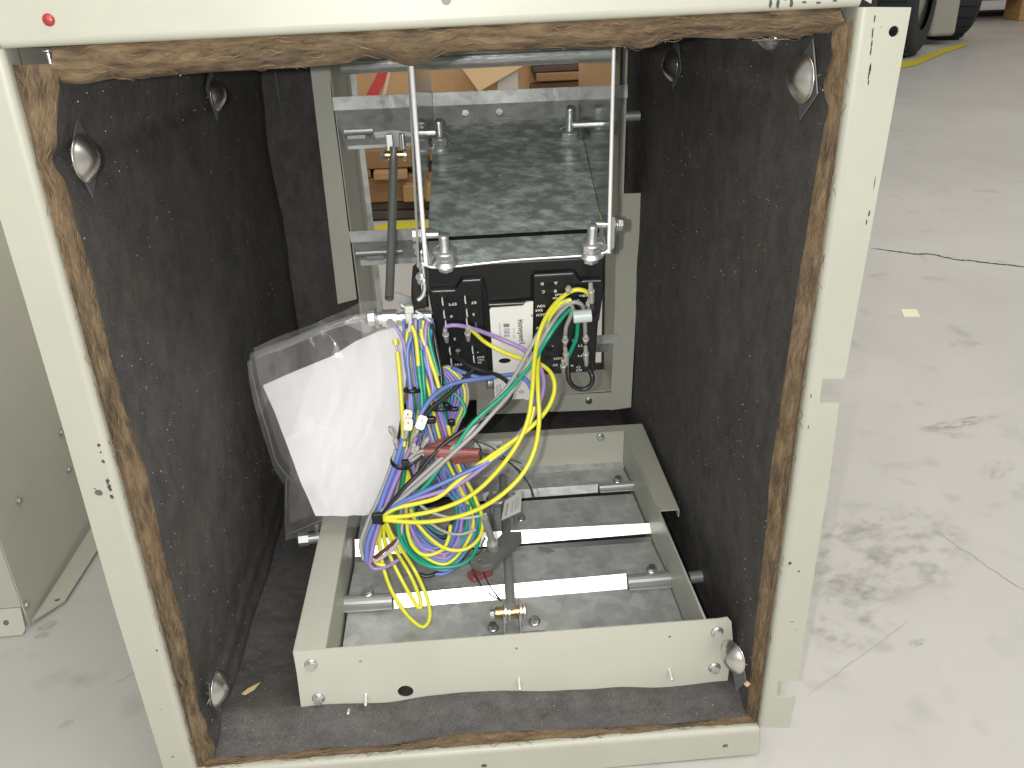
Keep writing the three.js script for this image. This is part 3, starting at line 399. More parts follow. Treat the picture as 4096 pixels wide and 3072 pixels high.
part(up, 'axle_stub', [cyl([.2473,.5457,-.583], [0.268, [.2486,.5457,-.583][1], -0.583], 0.0075)], dullZinc, 'right axle end of the upper blade');
part(up, 'axle_stub', cyl([.2475,.6376,-.59], [.2614,.6377,-.59], 0.006), zinc);
// the crank and rod of the upright dampers
part(up, 'crank_bracket', [slab([[-.1002,.5442,-.553],[-.0728,.546,-.553],[-.0391,.5403,-.553],[-.0439,.5344,-.553],[-.061,.5388,-.553],[-.0648,.523,-.553],[-.0824,.5226,-.553],[-.0835,.5374,-.553],[-.0973,.5361,-.553]], 0.003), box([-.0636,.5276,-.548], [0.004, 0.03, 0.02])], dullZinc);
{ const c = [-.0733,.5171,-.535], g = part(up, 'pivot_bushing', cyl(off(c, -0.012, 0.0005, 0), off(c, 0.012, 0, 0), 0.0055, 0.0055, 20), brass);
  part(up, 'pivot_bracket', [box([-.0781,.5265,-.538], [0.009, 0.034, 0.007], 0.001), box([-.0603,.5257,-.538], [0.003, 0.036, 0.009], 0.001), hexBolt(off(c, -0.012, 0, 0), [-1, 0, 0], 0.0055, 0.006), cyl(off(c, 0.0125, 0, 0), off(c, 0.016, 0, 0), 0.008, 0.008, 20)], zinc); }
part(up, 'linkage_rod', tube([[-.073,.5268,-.535], [-.0751,.5084,-.53], [-.0814,.4374,-.49], [-.0869,.3771,-.44], [-.0882,.3592,-.41]], 0.0058, 30, 12), darkSteel);

// ---------------------------------------------------------------- mounting bracket with bolts
const PN = [0,.9617,.2742];
const brk = thing('mounting_bracket', 'shiny galvanized bracket tray with upright side walls and threaded corner bolts', 'bracket', [.0658,.4646,-.22]);

const WT = 0.0022;
part(brk, 'side_wall', [slab([[-.0311,.6613,-.22], [-.0306,.4618,-.22], [-0.0185, 0.553, -0.53], [-0.0100, 0.660, -0.53], [-0.0295, 0.672, -0.22]], WT)], wallZinc, 'left upright wall of the tray');
part(brk, 'side_wall', [slab([[.1634,.668,-.22], [.1626,.4659,-.22], [0.1745, 0.557, -0.53], [0.1745, 0.660, -0.53], [0.1636, 0.676, -0.22]], WT)], wallZinc, 'right upright wall of the tray');
part(brk, 'edge', [cyl([-0.0295, 0.672, -0.2195], [-.0305,.4635,-.2195], 0.0024, 0.0022, 12)], cutEdge, 'bright cut edge of the left wall');
part(brk, 'edge', [cyl([0.1638, 0.676, -0.2195], [.1625,.4671,-.2195], 0.0019, 0.0018, 12)], cutEdge, 'bright cut edge of the right wall');
part(brk, 'base_plate', slab([[-.0301,.4631,-.2205], [.1622,.4683,-.2205], [0.1735, 0.557, -0.53], [-0.0180, 0.553, -0.53]], 0.0022), plateZinc, 'mottled grey zinc floor of the tray');
part(brk, 'front_lip', tube([[-.0314,.4706,-.2195], [-.03,.4645,-.2195], [-.0248,.4617,-.2195], [.0658,.4648,-.2195], [.1551,.467,-.2195], [.161,.4692,-.2195], [.1628,.4777,-.2195]], 0.0017, 60, 8), zinc, 'rounded front lip');
part(brk, 'corner_strap', slab([[-.0334,.5006,-.219], [-.0296,.5014,-.219], [-.025,.4654,-.219], [-.0299,.4646,-.219]], 0.0015), wallZinc);
part(brk, 'corner_strap', slab([[.1651,.506,-.219], [.1685,.5048,-.219], [.1682,.4725,-.219], [.1629,.4688,-.219]], 0.0015), wallZinc);
const N3 = [PN[0], PN[1], PN[2]];
function corner(p, tipLen, side, wy) {                    // upright stud with nuts, and a short stud through the side wall
  const up2 = N3, h = (k) => [p[0] + up2[0] * k, p[1] + up2[1] * k, p[2] + up2[2] * k];
  const b = part(brk, 'corner_bolt', [stud(h(-0.006), up2, 0.0056, tipLen + 0.006, 0.0026), hexBolt(h(-0.0022), [-up2[0], -up2[1], -up2[2]], 0.0088, 0.0065)], zinc);
  for (const k of [0.0002, 0.0072]) { const q = part(brk, 'tmp', nut(h(k), up2, 0.0104, 0.0062), zinc); q.name = 'nut'; brk.remove(q); b.add(q); }
  const w = part(brk, 'tmp', [lathe([[0.0118, 0], [0.0120, 0.0008], [0.0090, 0.0030], [0.0060, 0.0034]], h(0.0138), up2, 28), lathe([[0.0140, 0], [0.0140, 0.0008], [0.0106, 0.0040]], h(0.0001), up2, 28)], zinc); w.name = 'washer'; brk.remove(w); b.add(w);
}
corner([-.01,.4654,-.2227], 0.034, 1); corner([.1445,.4657,-.2239], 0.036, -1); corner([-.0106,.5369,-.4737], 0.036, 1); corner([.154,.5367,-.4728], 0.046, -1);
for (const [a, b] of [[[-.0153,.4891,-.245], [-.0402,.4894,-.245]], [[.1473,.4904,-.25], [.1811,.4881,-.25]], [[-.0134,.5678,-.4], [-.0374,.5678,-.4]], [[.151,.5658,-.42], [.1929,.5657,-.42]]]) {
  const d = [b[0] - a[0], b[1] - a[1], b[2] - a[2]], L = Math.hypot(...d); part(brk, 'cross_bolt', [stud(a, d, 0.0046, L, 0.0024), nut(mixp(a, b, 0.62), d, 0.0078, 0.005), hexBolt(mixp(a, b, 0.80), d, 0.0072, 0.007)], zinc);
}
part(brk, 'nut', [nut([.1838,.5375,-.4646], N3, 0.0125, 0.008), nut([.1819,.5404,-.4493], N3, 0.0105, 0.008)], zinc);
part(brk, 'screw', stud([.1907,.5533,-.5093], [0, 1, 0.1], 0.0024, 0.014), zinc);

// ---------------------------------------------------------------- control module hung under the bracket
const mod = thing('control_module', 'black plastic control module with spade terminals and white label, hanging under the bracket', 'control module', [-.0292,.4514,-.232]);
mod.quaternion.setFromRotationMatrix(new THREE.Matrix4().makeBasis(V([.9993,.018,.0342]), V([.0307,-.9081,-.4177]).negate(), V([-.0236,-.4184,.908])));
mod.updateMatrixWorld(true);
// pieces of the module are drawn flat on its face (x right, y up, z out of the face) and then placed
function face(parent, name, pts, z0, z1h, mat, bev = 0.0012, holes = [], label) {
  const q = pts.map((p) => new THREE.Vector2(p[0], p[1])); if (THREE.ShapeUtils.area(q) < 0) q.reverse();
  const s = new THREE.Shape(q); for (const [p, r, ry] of holes) { const h = new THREE.Path(); h.absellipse(p[0], p[1], r, ry ?? r, 0, Math.PI * 2, true); s.holes.push(h); }
  const g = new THREE.ExtrudeGeometry(s, { depth: z1h - z0 - bev, bevelEnabled: bev > 0, bevelSize: bev, bevelThickness: bev, bevelOffset: -bev, bevelSegments: 3, curveSegments: 16 });
  g.translate(0, 0, z0); const m = new THREE.Mesh(g, mat); m.name = name; m.castShadow = m.receiveShadow = true; if (label) m.userData.label = label; parent.add(m); return m;
}
const fpt = (list) => list;
const MB = face(mod, 'body', [[.0004,.0085],[.1876,.008],[.1907,-.0323],[.1877,-.0898],[.1872,-.1813],[.1067,-.1797],[.0006,-.1787],[-.0036,-.0369]], -0.045, -0.006, blackPlastic, 0.002);
face(mod, 'upper_housing', [[-.0003,.0069],[.1879,.0048],[.1904,-.0271],[.1642,-.0284],[.157,-.0142],[.1111,-.0141],[.1101,-.0501],[.0609,-.0513],[.0578,-.0162],[.0348,-.0134],[.0281,-.0282],[-.0009,-.0284]], -0.01, -0.002, blackPlastic, 0.002);
const holesL = [[.0129,-.0401],[.0129,-.0607],[.0134,-.0774],[.0378,-.0395],[.0383,-.0602],[.0373,-.0748],[.0141,-.123],[.0142,-.1424],[.0407,-.1234],[.0411,-.1397]];
const tb = face(mod, 'terminal_block', [[0,-.0254],[.028,-.026],[.0352,-.0123],[.0568,-.0119],[.0549,-.0819],[.0568,-.176],[.001,-.1783]], -0.006, 0.0015, blackPlastic, 0.0012, [], 'left terminal block');
const tb2 = face(mod, 'terminal_block', [[.1121,-.0125],[.1569,-.0117],[.1641,-.0258],[.1875,-.0243],[.1902,-.0322],[.1873,-.0883],[.1853,-.0934],[.1867,-.1804],[.1129,-.1803]], -0.006, 0.0015, blackPlastic, 0.0012, [], 'right terminal block');
const lb = face(mod, 'label_panel', [[.061,-.0504],[.1101,-.051],[.1118,-.0984],[.1083,-.2259],[.0617,-.2236],[.0624,-.0604]], -0.03, 0.0012, blackPlastic, 0.0012);
// moulded ledges that catch the light
for (const [a, b] of [[.0009,-.0261],[.0276,-.027],[.0352,-.0129],[.0561,-.013],[.0613,-.052],[.1031,-.0527],[.1123,-.0116],[.1563,-.0118],[.1641,-.0246],[.1869,-.0251]].reduce((o, p, i, l) => (i % 2 ? o : [...o, [p, l[i + 1]]]), [])) { const L = Math.hypot(b[0] - a[0], b[1] - a[1]), g = new RoundedBoxGeometry(L, 0.0034, 0.0042, 4, 0.0016); g.rotateZ(Math.atan2(b[1] - a[1], b[0] - a[0])); g.translate((a[0] + b[0]) / 2, (a[1] + b[1]) / 2, 0.0016); const m = new THREE.Mesh(g, blackGloss); m.name = 'ledge'; m.castShadow = m.receiveShadow = true; mod.add(m); }
// sockets with spade pins
for (const p of holesL) { const g = new RoundedBoxGeometry(0.0085, 0.0105, 0.0016, 2, 0.0006); g.translate(p[0], p[1], 0.0012); const s = new THREE.Mesh(g, socket); s.name = 'socket'; s.castShadow = s.receiveShadow = true; tb.add(s);
  const k = new RoundedBoxGeometry(0.0015, 0.0072, 0.007, 2, 0.0004); k.rotateZ(0.06); k.translate(p[0] - 0.001, p[1] + 0.0005, 0.0045); const m = new THREE.Mesh(k, nylon); m.name = 'spade_pin'; m.castShadow = m.receiveShadow = true; s.add(m); }
for (const [p, r] of [[[[.1297,-.0293]], 0.0054], [[[.1293,-.045]], 0.0054], [[[.1298,-.1332]], 0.0046], [[[.1285,-.1495]], 0.0046], [[[.131,-.0645]], 0.0046], [[[.1316,-.1713]], 0.004]].map(([p, r]) => [p[0], r])) { const g = new THREE.CylinderGeometry(r, r, 0.0016, 24); g.rotateX(Math.PI / 2); g.scale(1, 0.86, 1); g.translate(p[0], p[1], 0.0012); const m = new THREE.Mesh(g, socket); m.name = 'adjuster_hole'; m.castShadow = m.receiveShadow = true; tb2.add(m); }
// printed legends (upside down, as the module hangs)
const CW = 1024, CH = 1170, SC = CW / 0.19;
const legend = canvasTex(CW, CH, (g) => {
  g.clearRect(0, 0, CW, CH); g.fillStyle = 'rgba(225,228,220,1)'; g.textAlign = 'center'; g.textBaseline = 'middle';
  const put = (t, p, px, rot = Math.PI) => { g.save(); g.translate(p[0] * SC, -p[1] * SC); g.rotate(rot - 0.04); g.font = 'bold ' + px + 'px sans-serif'; g.fillText(t, 0, 0); g.restore(); };
  const P = [[.0223,-.0465],[.0458,-.046],[.0196,-.0658],[.0446,-.0647],[.0203,-.1038],[.0454,-.1295],[.0481,-.1383],[.0483,-.1435],[.0466,-.1481],[.0216,-.1297],[.0233,-.1761],[.1216,-.0235],[.1364,-.0233],[.1228,-.0356],[.136,-.0357],[.1411,-.0417],[.1384,-.0468],[.1205,-.0578],[.118,-.0648],[.1201,-.072],[.16,-.0341],[.1673,-.0452],[.1618,-.0531],[.1691,-.0623],[.1406,-.1494],[.1373,-.1612],[.1573,-.1643],[.1663,-.1737],[.1668,-.1468],[.1665,-.1285],[.1576,-.1181],[.0208,-.1498],[.1161,-.0934]];
  const T = ['EF1', 'EF', '4', '3', '2', '+', 'HOT', 'Vac', '24', '-', 'TR1', 'D', 'A', 'C', 'B', 'Cool', 'Free', '10V', 'Set', 'DCV', 'SR', 'SR+', 'S', 'P', 'EXH', '2V', 'N', 'N1', 'P1', 'T1', 'T', 'Vdc', 'V'];
  T.forEach((t, i) => put(t, P[i], t.length > 3 ? 27 : i > 5 && i < 9 ? 25 : 31));
  g.save(); g.fillStyle = 'rgba(150,155,148,1)'; g.translate(P[4][0] * SC + 140, -P[4][1] * SC - 75); g.rotate(Math.PI / 2 - 0.02); g.font = '16px sans-serif'; g.fillText('32000045-002 Rev.', 0, 0); g.restore();
  for (const q of [[.0223,-.1237],[.1658,-.1677]]) { g.save(); g.translate(q[0] * SC, -q[1] * SC); g.beginPath(); g.moveTo(0, -13); g.lineTo(14, 4); g.lineTo(6, 4); g.lineTo(6, 12); g.lineTo(-6, 12); g.lineTo(-6, 4); g.lineTo(-14, 4); g.closePath(); g.lineWidth = 3; g.strokeStyle = 'rgba(225,228,220,1)'; g.stroke(); g.restore(); }
  for (const q of [[.134,-.1263]]) { g.beginPath(); g.moveTo(q[0] * SC - 8, -q[1] * SC - 6); g.lineTo(q[0] * SC + 9, -q[1] * SC + 2); g.lineTo(q[0] * SC - 2, -q[1] * SC + 6); g.fill(); }
});
{ const g = new THREE.PlaneGeometry(0.19, 0.19 * CH / CW); g.translate(0.095, -0.095 * CH / CW, 0.0032); const m = new THREE.Mesh(g, std({ map: legend, transparent: true, roughness: 0.6 })); m.name = 'printed_legend'; mod.add(m); }
// white label
{ const q = [[.0627,-.0586],[.0646,-.0563],[.0999,-.056],[.1008,-.0525],[.1042,-.0507],[.1115,-.0502],[.1105,-.0983],[.1082,-.1627],[.1076,-.2201],[.1061,-.225],[.1018,-.226],[.0987,-.2233],[.0632,-.2212],[.0617,-.2178]], S = 6400, x0 = 0.06, y0 = 0.015, LW = 460, LH = 1290;
  const lt = canvasTex(LW, LH, (g) => {
    g.fillStyle = '#f2f2ee'; g.fillRect(0, 0, LW, LH);
    const at = (p) => [(p[0] - x0) * S, (-p[1] - y0) * S], turn = (t, p, f, col = '#222') => { const [x, y] = at(p); g.save(); g.translate(x, y); g.rotate(Math.PI / 2 - 0.03); g.font = f; g.fillStyle = col; g.textAlign = 'center'; g.textBaseline = 'middle'; g.fillText(t, 0, 0); g.restore(); };
    const A = [[.0972,-.0981],[.0886,-.0992],[.108,-.1256],[.0877,-.1725],[.0728,-.1743],[.0831,-.0863],[.1099,-.0718],[.0894,-.2035],[.0957,-.2086],[.0803,-.0937],[.0725,-.093],[.069,-.2015],[.0654,-.2034],[.0765,-.1471],[.1057,-.1995]];
    turn('Honeywell', A[0], 'bold 54px sans-serif'); turn('J772A 1009', A[1], '22px sans-serif', '#999'); turn('090', A[2], 'bold 40px sans-serif'); turn('C E', A[3], '34px sans-serif'); turn('A S', A[4], '22px sans-serif', '#555'); turn('UL', A[8], 'bold 24px sans-serif'); turn('made', A[14], 'bold 24px sans-serif'); turn('rev', A[6], 'bold 22px sans-serif');
    const [ux, uy] = at(A[8]); g.lineWidth = 3; g.strokeStyle = '#333'; g.beginPath(); g.arc(ux, uy, 20, 0, 7); g.stroke();
    const [bx, by] = at(A[9]); for (let y = -70; y < 70;) { const w = 2 + 5 * hash(y + 100, 3, 5); g.fillStyle = '#444'; if (hash(y + 90, 1, 2) > 0.35) g.fillRect(bx - 20, by + y, 44, w); y += w + 2; }
    g.fillStyle = '#aaa'; for (let i = 0; i < 11; i++) { const [x, y] = at(A[10]); g.fillRect(x - 8 + 2 * (i % 3), y - 70 + i * 13, 20, 5); }
    for (const k of [11, 12]) { const [x, y] = at(A[k]); for (let i = 0; i < 10; i++) { g.fillStyle = '#999'; g.fillRect(x - 8, y - 70 + i * 13, 17, 6); } }
    const [ox, oy] = at(A[13]); g.fillStyle = '#050505'; g.beginPath(); g.save(); g.translate(ox, oy); g.scale(1, 0.62); g.arc(0, 0, 46, 0, Math.PI * 2); g.restore(); g.fill();
  });
  const m = face(mod, 'white_label', q, 0.0022, 0.0036, std({ map: lt, roughness: 0.45 }), 0, [], 'white printed label'), P = m.geometry.attributes.position, U = m.geometry.attributes.uv;
  for (let i = 0; i < P.count; i++) U.setXY(i, (P.getX(i) - x0) * S / LW, 1 - (-P.getY(i) - y0) * S / LH); }
// black actuator housing and chrome-edged plate at the left of the module
const act = thing('actuator', 'black damper actuator beside the module with chromed clamp and shaft', 'actuator', [-.0422,.4265,-.29]);
part(act, 'housing', slab([[-.0496,.4311,-.27],[-.0419,.4377,-.27],[-.0321,.4383,-.27],[-.0335,.3977,-.27],[-.0441,.3961,-.27],[-.0505,.3942,-.27],[-.0517,.4121,-.27]], 0.05, [], 0.002), blackPlastic);
part(act, 'clamp_edge', [tube([[-.0376,.4761,-.255],[-.0367,.4673,-.255],[-.035,.4567,-.255],[-.0349,.4382,-.255],[-.0354,.4248,-.255],[-.0386,.4169,-.255],[-.0435,.4128,-.255]], 0.0028, 40, 8), slab([[-.0412,.4754,-.258],[-.0362,.4751,-.258],[-.0326,.4424,-.258],[-.0346,.4155,-.258],[-.0387,.4158,-.258],[-.0393,.4481,-.258]], 0.0016)], zinc, 'curved chrome edge');
for (const p of [[-.0381,.4683,-.252],[-.0372,.4542,-.252],[-.0392,.4406,-.252],[-.0376,.4357,-.252],[-.0391,.475,-.252]]) part(act, 'screw', hexBolt(p, [-0.5, 0.2, 1], 0.0036, 0.004), zinc);
part(act, 'shaft', [cyl([-.0923,.3863,-.275], [-.0309,.3843,-.275], 0.0072), cyl([-.0866,.3859,-.275], [-.0698,.3855,-.275], 0.0098), cyl([-.0656,.3852,-.275], [-.0614,.385,-.275], 0.0090)], zinc, 'polished shaft with collar');
part(act, 'hex_bolt', hexBolt([-.0913,.3862,-.275], [-1, 0, 0], 0.0088, 0.010), zinc);
part(act, 'set_screw', cyl([-.0774,.3842,-.268], [-.0772,.3838,-.262], 0.0045), dullZinc);
part(act, 'bracket_plate', slab([[-.0445,.3994,-.3],[-.0337,.3999,-.3],[-.033,.3722,-.3],[-.0655,.3857,-.3]], 0.002), framePaint);
part(act, 'arm_plate', slab([[-.0709,.4103,-.29],[-.0442,.3997,-.29],[-.0327,.375,-.29],[-.0595,.3754,-.29],[-.0658,.3896,-.29]], 0.002), dullZinc);
part(act, 'knurled_knob', lathe([[0, 0], [0.008, 0], [0.008, 0.004], [0.0065, 0.005], [0.008, 0.006], [0.008, 0.010], [0, 0.010]], [.0304,.2697,-.33], [1, 0, 0.2]), dullZinc);

// ---------------------------------------------------------------- wiring
const har = thing('wiring_harness', 'thick tied bundle of many-coloured wires coiled in front of the lower damper', 'wiring harness', [-.051,.1065,-.1812]);
const wire = (col, pts, r = 0.0022, label, parent = har) => part(parent, 'wire', tube(pts, r, Math.max(24, pts.length * 7), 8), wireMat[col], label);
const RW = 0.0026;
wire('yellow', [[.1485,.4081,-.2408],[.1405,.4196,-.2357],[.1291,.4221,-.2348],[.1166,.4141,-.2388],[.1023,.3939,-.2485],[.0902,.3641,-.2531],[.0818,.3386,-.2295],[.0769,.3157,-.2068],[.0704,.2908,-.1894],[.0579,.2689,-.1768],[.0345,.2406,-.1679],[.0025,.2116,-.1646],[-.0359,.1948,-.1649],[-.0741,.1868,-.1683],[-.1016,.1838,-.1729]], RW, 'yellow wire from the upper right terminal');
wire('yellow', [[.1257,.408,-.2414],[.117,.4066,-.2423],[.1057,.3908,-.2498],[.0956,.3596,-.2631],[.0874,.3378,-.2413],[.0835,.3152,-.2068],[.0825,.2878,-.1888],[.0756,.2641,-.1699],[.062,.2425,-.1573],[.037,.2198,-.1499],[.0058,.1985,-.1527],[-.0277,.186,-.1575],[-.0611,.1818,-.1617],[-.1018,.1814,-.1724]], RW, 'second yellow wire sweeping lowest');
wire('yellow', [[.0091,.3769,-.2587],[.0159,.3684,-.2625],[.0289,.3509,-.2702],[.0487,.3395,-.265],[.0725,.3342,-.2513],[.092,.3294,-.2438],[.1016,.3239,-.2295],[.1036,.3129,-.2186],[.0963,.2978,-.2055],[.0816,.2851,-.1938],[.063,.2742,-.1843],[.0404,.2608,-.1799],[.0156,.2447,-.1781],[-.0119,.2249,-.1741],[-.035,.2087,-.1689],[-.0575,.2019,-.17],[-.0844,.1965,-.1702],[-.1016,.1842,-.173]], RW, 'yellow wire bulging furthest right');
wire('yellow', [[.0787,.2986,-.2016],[.0704,.2795,-.1919],[.0517,.2642,-.1835],[.0312,.2512,-.178],[.0084,.2342,-.1773]], 0.002);
wire('purple', [[-.0155,.3674,-.2637],[-.0149,.3772,-.2592],[-.0037,.3789,-.2582],[.0182,.3713,-.2611],[.047,.3557,-.2649],[.0731,.3441,-.2557],[.0869,.3328,-.2415],[.0919,.321,-.2292],[.0894,.3078,-.2159],[.078,.289,-.2009],[.0636,.2757,-.1906],[.0427,.2589,-.1829],[.0152,.2382,-.1762],[-.0145,.2196,-.1725],[-.0481,.21,-.1713],[-.0796,.2016,-.1718],[-.1015,.1852,-.1732]], RW, 'purple wire from the left terminals');
wire('blue', [[-.0139,.3105,-.2807],[-.011,.3216,-.2675],[-.0003,.3205,-.2577],[.0219,.3147,-.251],[.0466,.3193,-.2441],[.0641,.322,-.2361],[.0759,.3144,-.2246],[.0799,.2984,-.2114],[.0731,.2814,-.1971],[.0587,.2674,-.188],[.0379,.2524,-.1808],[.0086,.24,-.1754],[-.025,.2267,-.1719],[-.0543,.2146,-.1701],[-.0795,.2023,-.1708],[-.1015,.1847,-.1731]], RW, 'blue wire from the lowest left terminal');
wire('blue', [[.0375,.3183,-.2434],[.0148,.3221,-.2323],[-.0053,.3229,-.2259],[-.0209,.3203,-.2182],[-.0344,.3144,-.2089],[-.0448,.3042,-.2002],[-.0496,.2976,-.197]], RW, 'blue wire crossing to the white spade connector');
wire('black', [[-.008,.332,-.2799],[-.004,.3317,-.2721],[.0091,.3261,-.2604],[.0267,.3215,-.2517],[.0419,.3211,-.2399],[.0517,.3166,-.2285],[.0546,.3078,-.2197],[.0459,.2987,-.2105],[.023,.2882,-.2027],[.0004,.2786,-.1971],[-.0224,.2657,-.1916],[-.0409,.2504,-.1856],[-.0575,.2324,-.18],[-.0716,.22,-.176],[-.0884,.2023,-.173],[-.1014,.1866,-.1735]], 0.0026, 'black wire looping from the left terminals');
wire('black', [[.0133,.33,-.243],[-.0051,.3183,-.2276],[-.0228,.308,-.215],[-.0352,.303,-.2074],[-.0448,.2951,-.1987]], 0.0026, 'short black wire');
wire('green', [[.1236,.3106,-.2845],[.1303,.3318,-.2764],[.1349,.3503,-.2677],[.1351,.3714,-.258],[.133,.3886,-.2501],[.1265,.3947,-.2475],[.1141,.3781,-.2555],[.1002,.3586,-.2533],[.0825,.3395,-.2372],[.0655,.3246,-.2252],[.0465,.3107,-.2135],[.0257,.2972,-.2042],[.0072,.2834,-.1975],[-.0094,.2636,-.1901],[-.0283,.2435,-.1827],[-.0474,.2207,-.1768],[-.0708,.2014,-.1731],[-.1014,.1856,-.1733]], RW, 'green wire from the lower right terminal');
wire('grey', [[.146,.3459,-.2695],[.1438,.3694,-.2587],[.1413,.3909,-.2488],[.137,.4012,-.2442],[.128,.4048,-.2428],[.1156,.3931,-.2485],[.1032,.3702,-.2586],[.0856,.3486,-.2437],[.0681,.3276,-.229],[.0509,.308,-.2148],[.032,.2933,-.2027],[.011,.2746,-.1938],[-.0166,.2541,-.1848],[-.0467,.2302,-.1772],[-.0747,.2085,-.1739],[-.1012,.188,-.1738]], RW, 'grey wire beside the green wire');
wire('grey', [[.1219,.3505,-.268],[.1222,.3687,-.2596],[.1262,.3843,-.2523],[.1276,.3975,-.2462],[.1219,.4046,-.243],[.1131,.3989,-.2459],[.0985,.3767,-.2565],[.0817,.354,-.2484],[.0666,.334,-.2354],[.0494,.3147,-.2215],[.0281,.298,-.2084],[.0045,.274,-.1958],[-.022,.2546,-.1872],[-.0515,.2315,-.1799],[-.0789,.2109,-.1756],[-.102,.1894,-.1741]], RW, 'grey wire, left one of the pair');
wire('grey', [[.1258,.406,-.2423],[.1191,.4084,-.2414],[.1088,.3963,-.2472],[.0966,.3679,-.2606],[.0844,.3546,-.2535]], 0.002);
// spade receptacles on the module ends
function lug(a, b, r, name = 'wire_terminal', m = nylon) { const d = V(b).sub(V(a)).length(); return part(har, name, [cyl(a, mixp(a, b, 0.35), r * 0.8, r, 10), cyl(mixp(a, b, 0.35), mixp(a, b, 0.5), r * 1.3, r * 1.1, 10), cyl(mixp(a, b, 0.5), b, r * 1.15, r * 0.75, 8)], m); }
const sheath = new THREE.MeshPhysicalMaterial({ color: lin(0.56, 0.55, 0.50), roughness: 0.3, metalness: 0.35, clearcoat: 0.5, clearcoatRoughness: 0.15 });
for (const q of [[[.1428,.4348,-.2154],[.1471,.4076,-.23]], [[.1441,.4112,-.2306],[.1452,.3967,-.2395]], [[.1205,.3571,-.2562],[.1218,.3423,-.2673]], [[.122,.3386,-.2691],[.126,.3101,-.2821]], [[.1446,.3568,-.2557],[.1455,.3445,-.2657]], [[.146,.3383,-.2686],[.1495,.3072,-.2828]], [[.1205,.3182,-.2763],[.1234,.2929,-.2945]], [[.1205,.4295,-.225],[.1206,.4214,-.2287]], [[-.0161,.3754,-.2535],[-.0152,.3543,-.2698]], [[.0093,.376,-.2525],[.0095,.355,-.2688]], [[-.0135,.3105,-.2833],[-.0132,.2913,-.2987]]]) lug(q[0], q[1], 0.0030, 'wire_terminal', sheath);
{ const q = [[.1265,.3917,-.2312],[.1464,.3928,-.2302]]; part(har, 'spade_sleeve', cyl(q[0], q[1], 0.0072, 0.0072, 20), new THREE.MeshPhysicalMaterial({ color: lin(0.70, 0.78, 0.78), roughness: 0.3, transmission: 0.25, thickness: 0 }), 'white plastic sleeve round the right-hand wires'); }
{ const q = [[.1471,.4076,-.23],[.1485,.4018,-.2304],[.1491,.395,-.2335],[.1473,.3927,-.2302]]; wire('black', q, 0.0032); }
// the coiled bundle
const cols = ['purple', 'blue', 'purple', 'green', 'blue', 'purple', 'yellow', 'blue', 'grey', 'purple', 'green', 'black', 'purple', 'blue', 'pale'];
const zOfs = () => rr(-0.022, 0.004);
const BZ = (y) => { const K = [[690, -.27], [900, -.225], [1100, -.195], [1230, -.18], [1355, -.12]]; let i = 1; while (i < 4 && K[i][0] < y) i++; const t = (y - K[i - 1][0]) / (K[i][0] - K[i - 1][0]); return K[i - 1][1] + t * (K[i][1] - K[i - 1][1]); };
// a point of the bundle: x, y measured on the photograph's plane of the bundle, mapped bilinearly from its measured corners
const C00 = [-.1101,.3877,-.27], C10 = [.0464,.3845,-.2543], Cm0 = [-.1171,.2873,-.225], Cm1 = [.0406,.2762,-.225], Cn0 = [-.1259,.1822,-.195], Cn1 = [.0348,.1692,-.195], Cp0 = [-.1326,.1078,-.18], Cp1 = [.0311,.0933,-.18];
function bp(x, y, dz = 0) { const rows = [[690, C00, C10], [900, Cm0, Cm1], [1100, Cn0, Cn1], [1230, Cp0, Cp1]]; let i = 1; while (i < 3 && rows[i][0] < y) i++; const t = (y - rows[i - 1][0]) / (rows[i][0] - rows[i - 1][0]), u = (x - 780) / 300; const a = mixp(rows[i - 1][1], rows[i - 1][2], u), b = mixp(rows[i][1], rows[i][2], u), p = mixp(a, b, t); return [p[0], p[1], p[2] + dz]; }
for (let i = 0; i < 58; i++) {
  const k = rnd(), k2 = rnd(), z = zOfs(), j = () => rr(-5, 5), inn = k * 62, top = 868 + k2 * 66, col = cols[i % cols.length];
  const pts = [bp(top, 690, z), bp(874 + k2 * 56 + j(), 770, z), bp(884 + k2 * 60 + j(), 850, z + 0.004), bp(895 + k2 * 68 + j(), 920, z), bp(925 + k2 * 66 + j() - inn * 0.2, 985, z), bp(962 + k2 * 55 - inn * 0.3 + j(), 1050, z), bp(1034 - inn * 0.7 + j(), 1115, z + 0.003), bp(1020 - inn * 0.75 + j(), 1172 - inn * 0.4, z + 0.006), bp(960 + j(), 1226 - inn * 0.95, z + 0.008), bp(898 + inn * 0.35 + j(), 1196 - inn * 0.8, z + 0.006), bp(862 + inn * 0.55 + j(), 1130 - inn * 0.3, z), bp(860 + inn * 0.4 + k2 * 20, 1050, z - 0.004), bp(872 + k2 * 22 + j(), 960, z - 0.006), bp(880 + k2 * 40 + j(), 870, z - 0.006), bp(872 + k2 * 60, 700, z - 0.01)];
  wire(col, i % 3 ? pts.slice(0, 14 - (i % 4)) : pts, rr(0.0017, 0.0021));
}
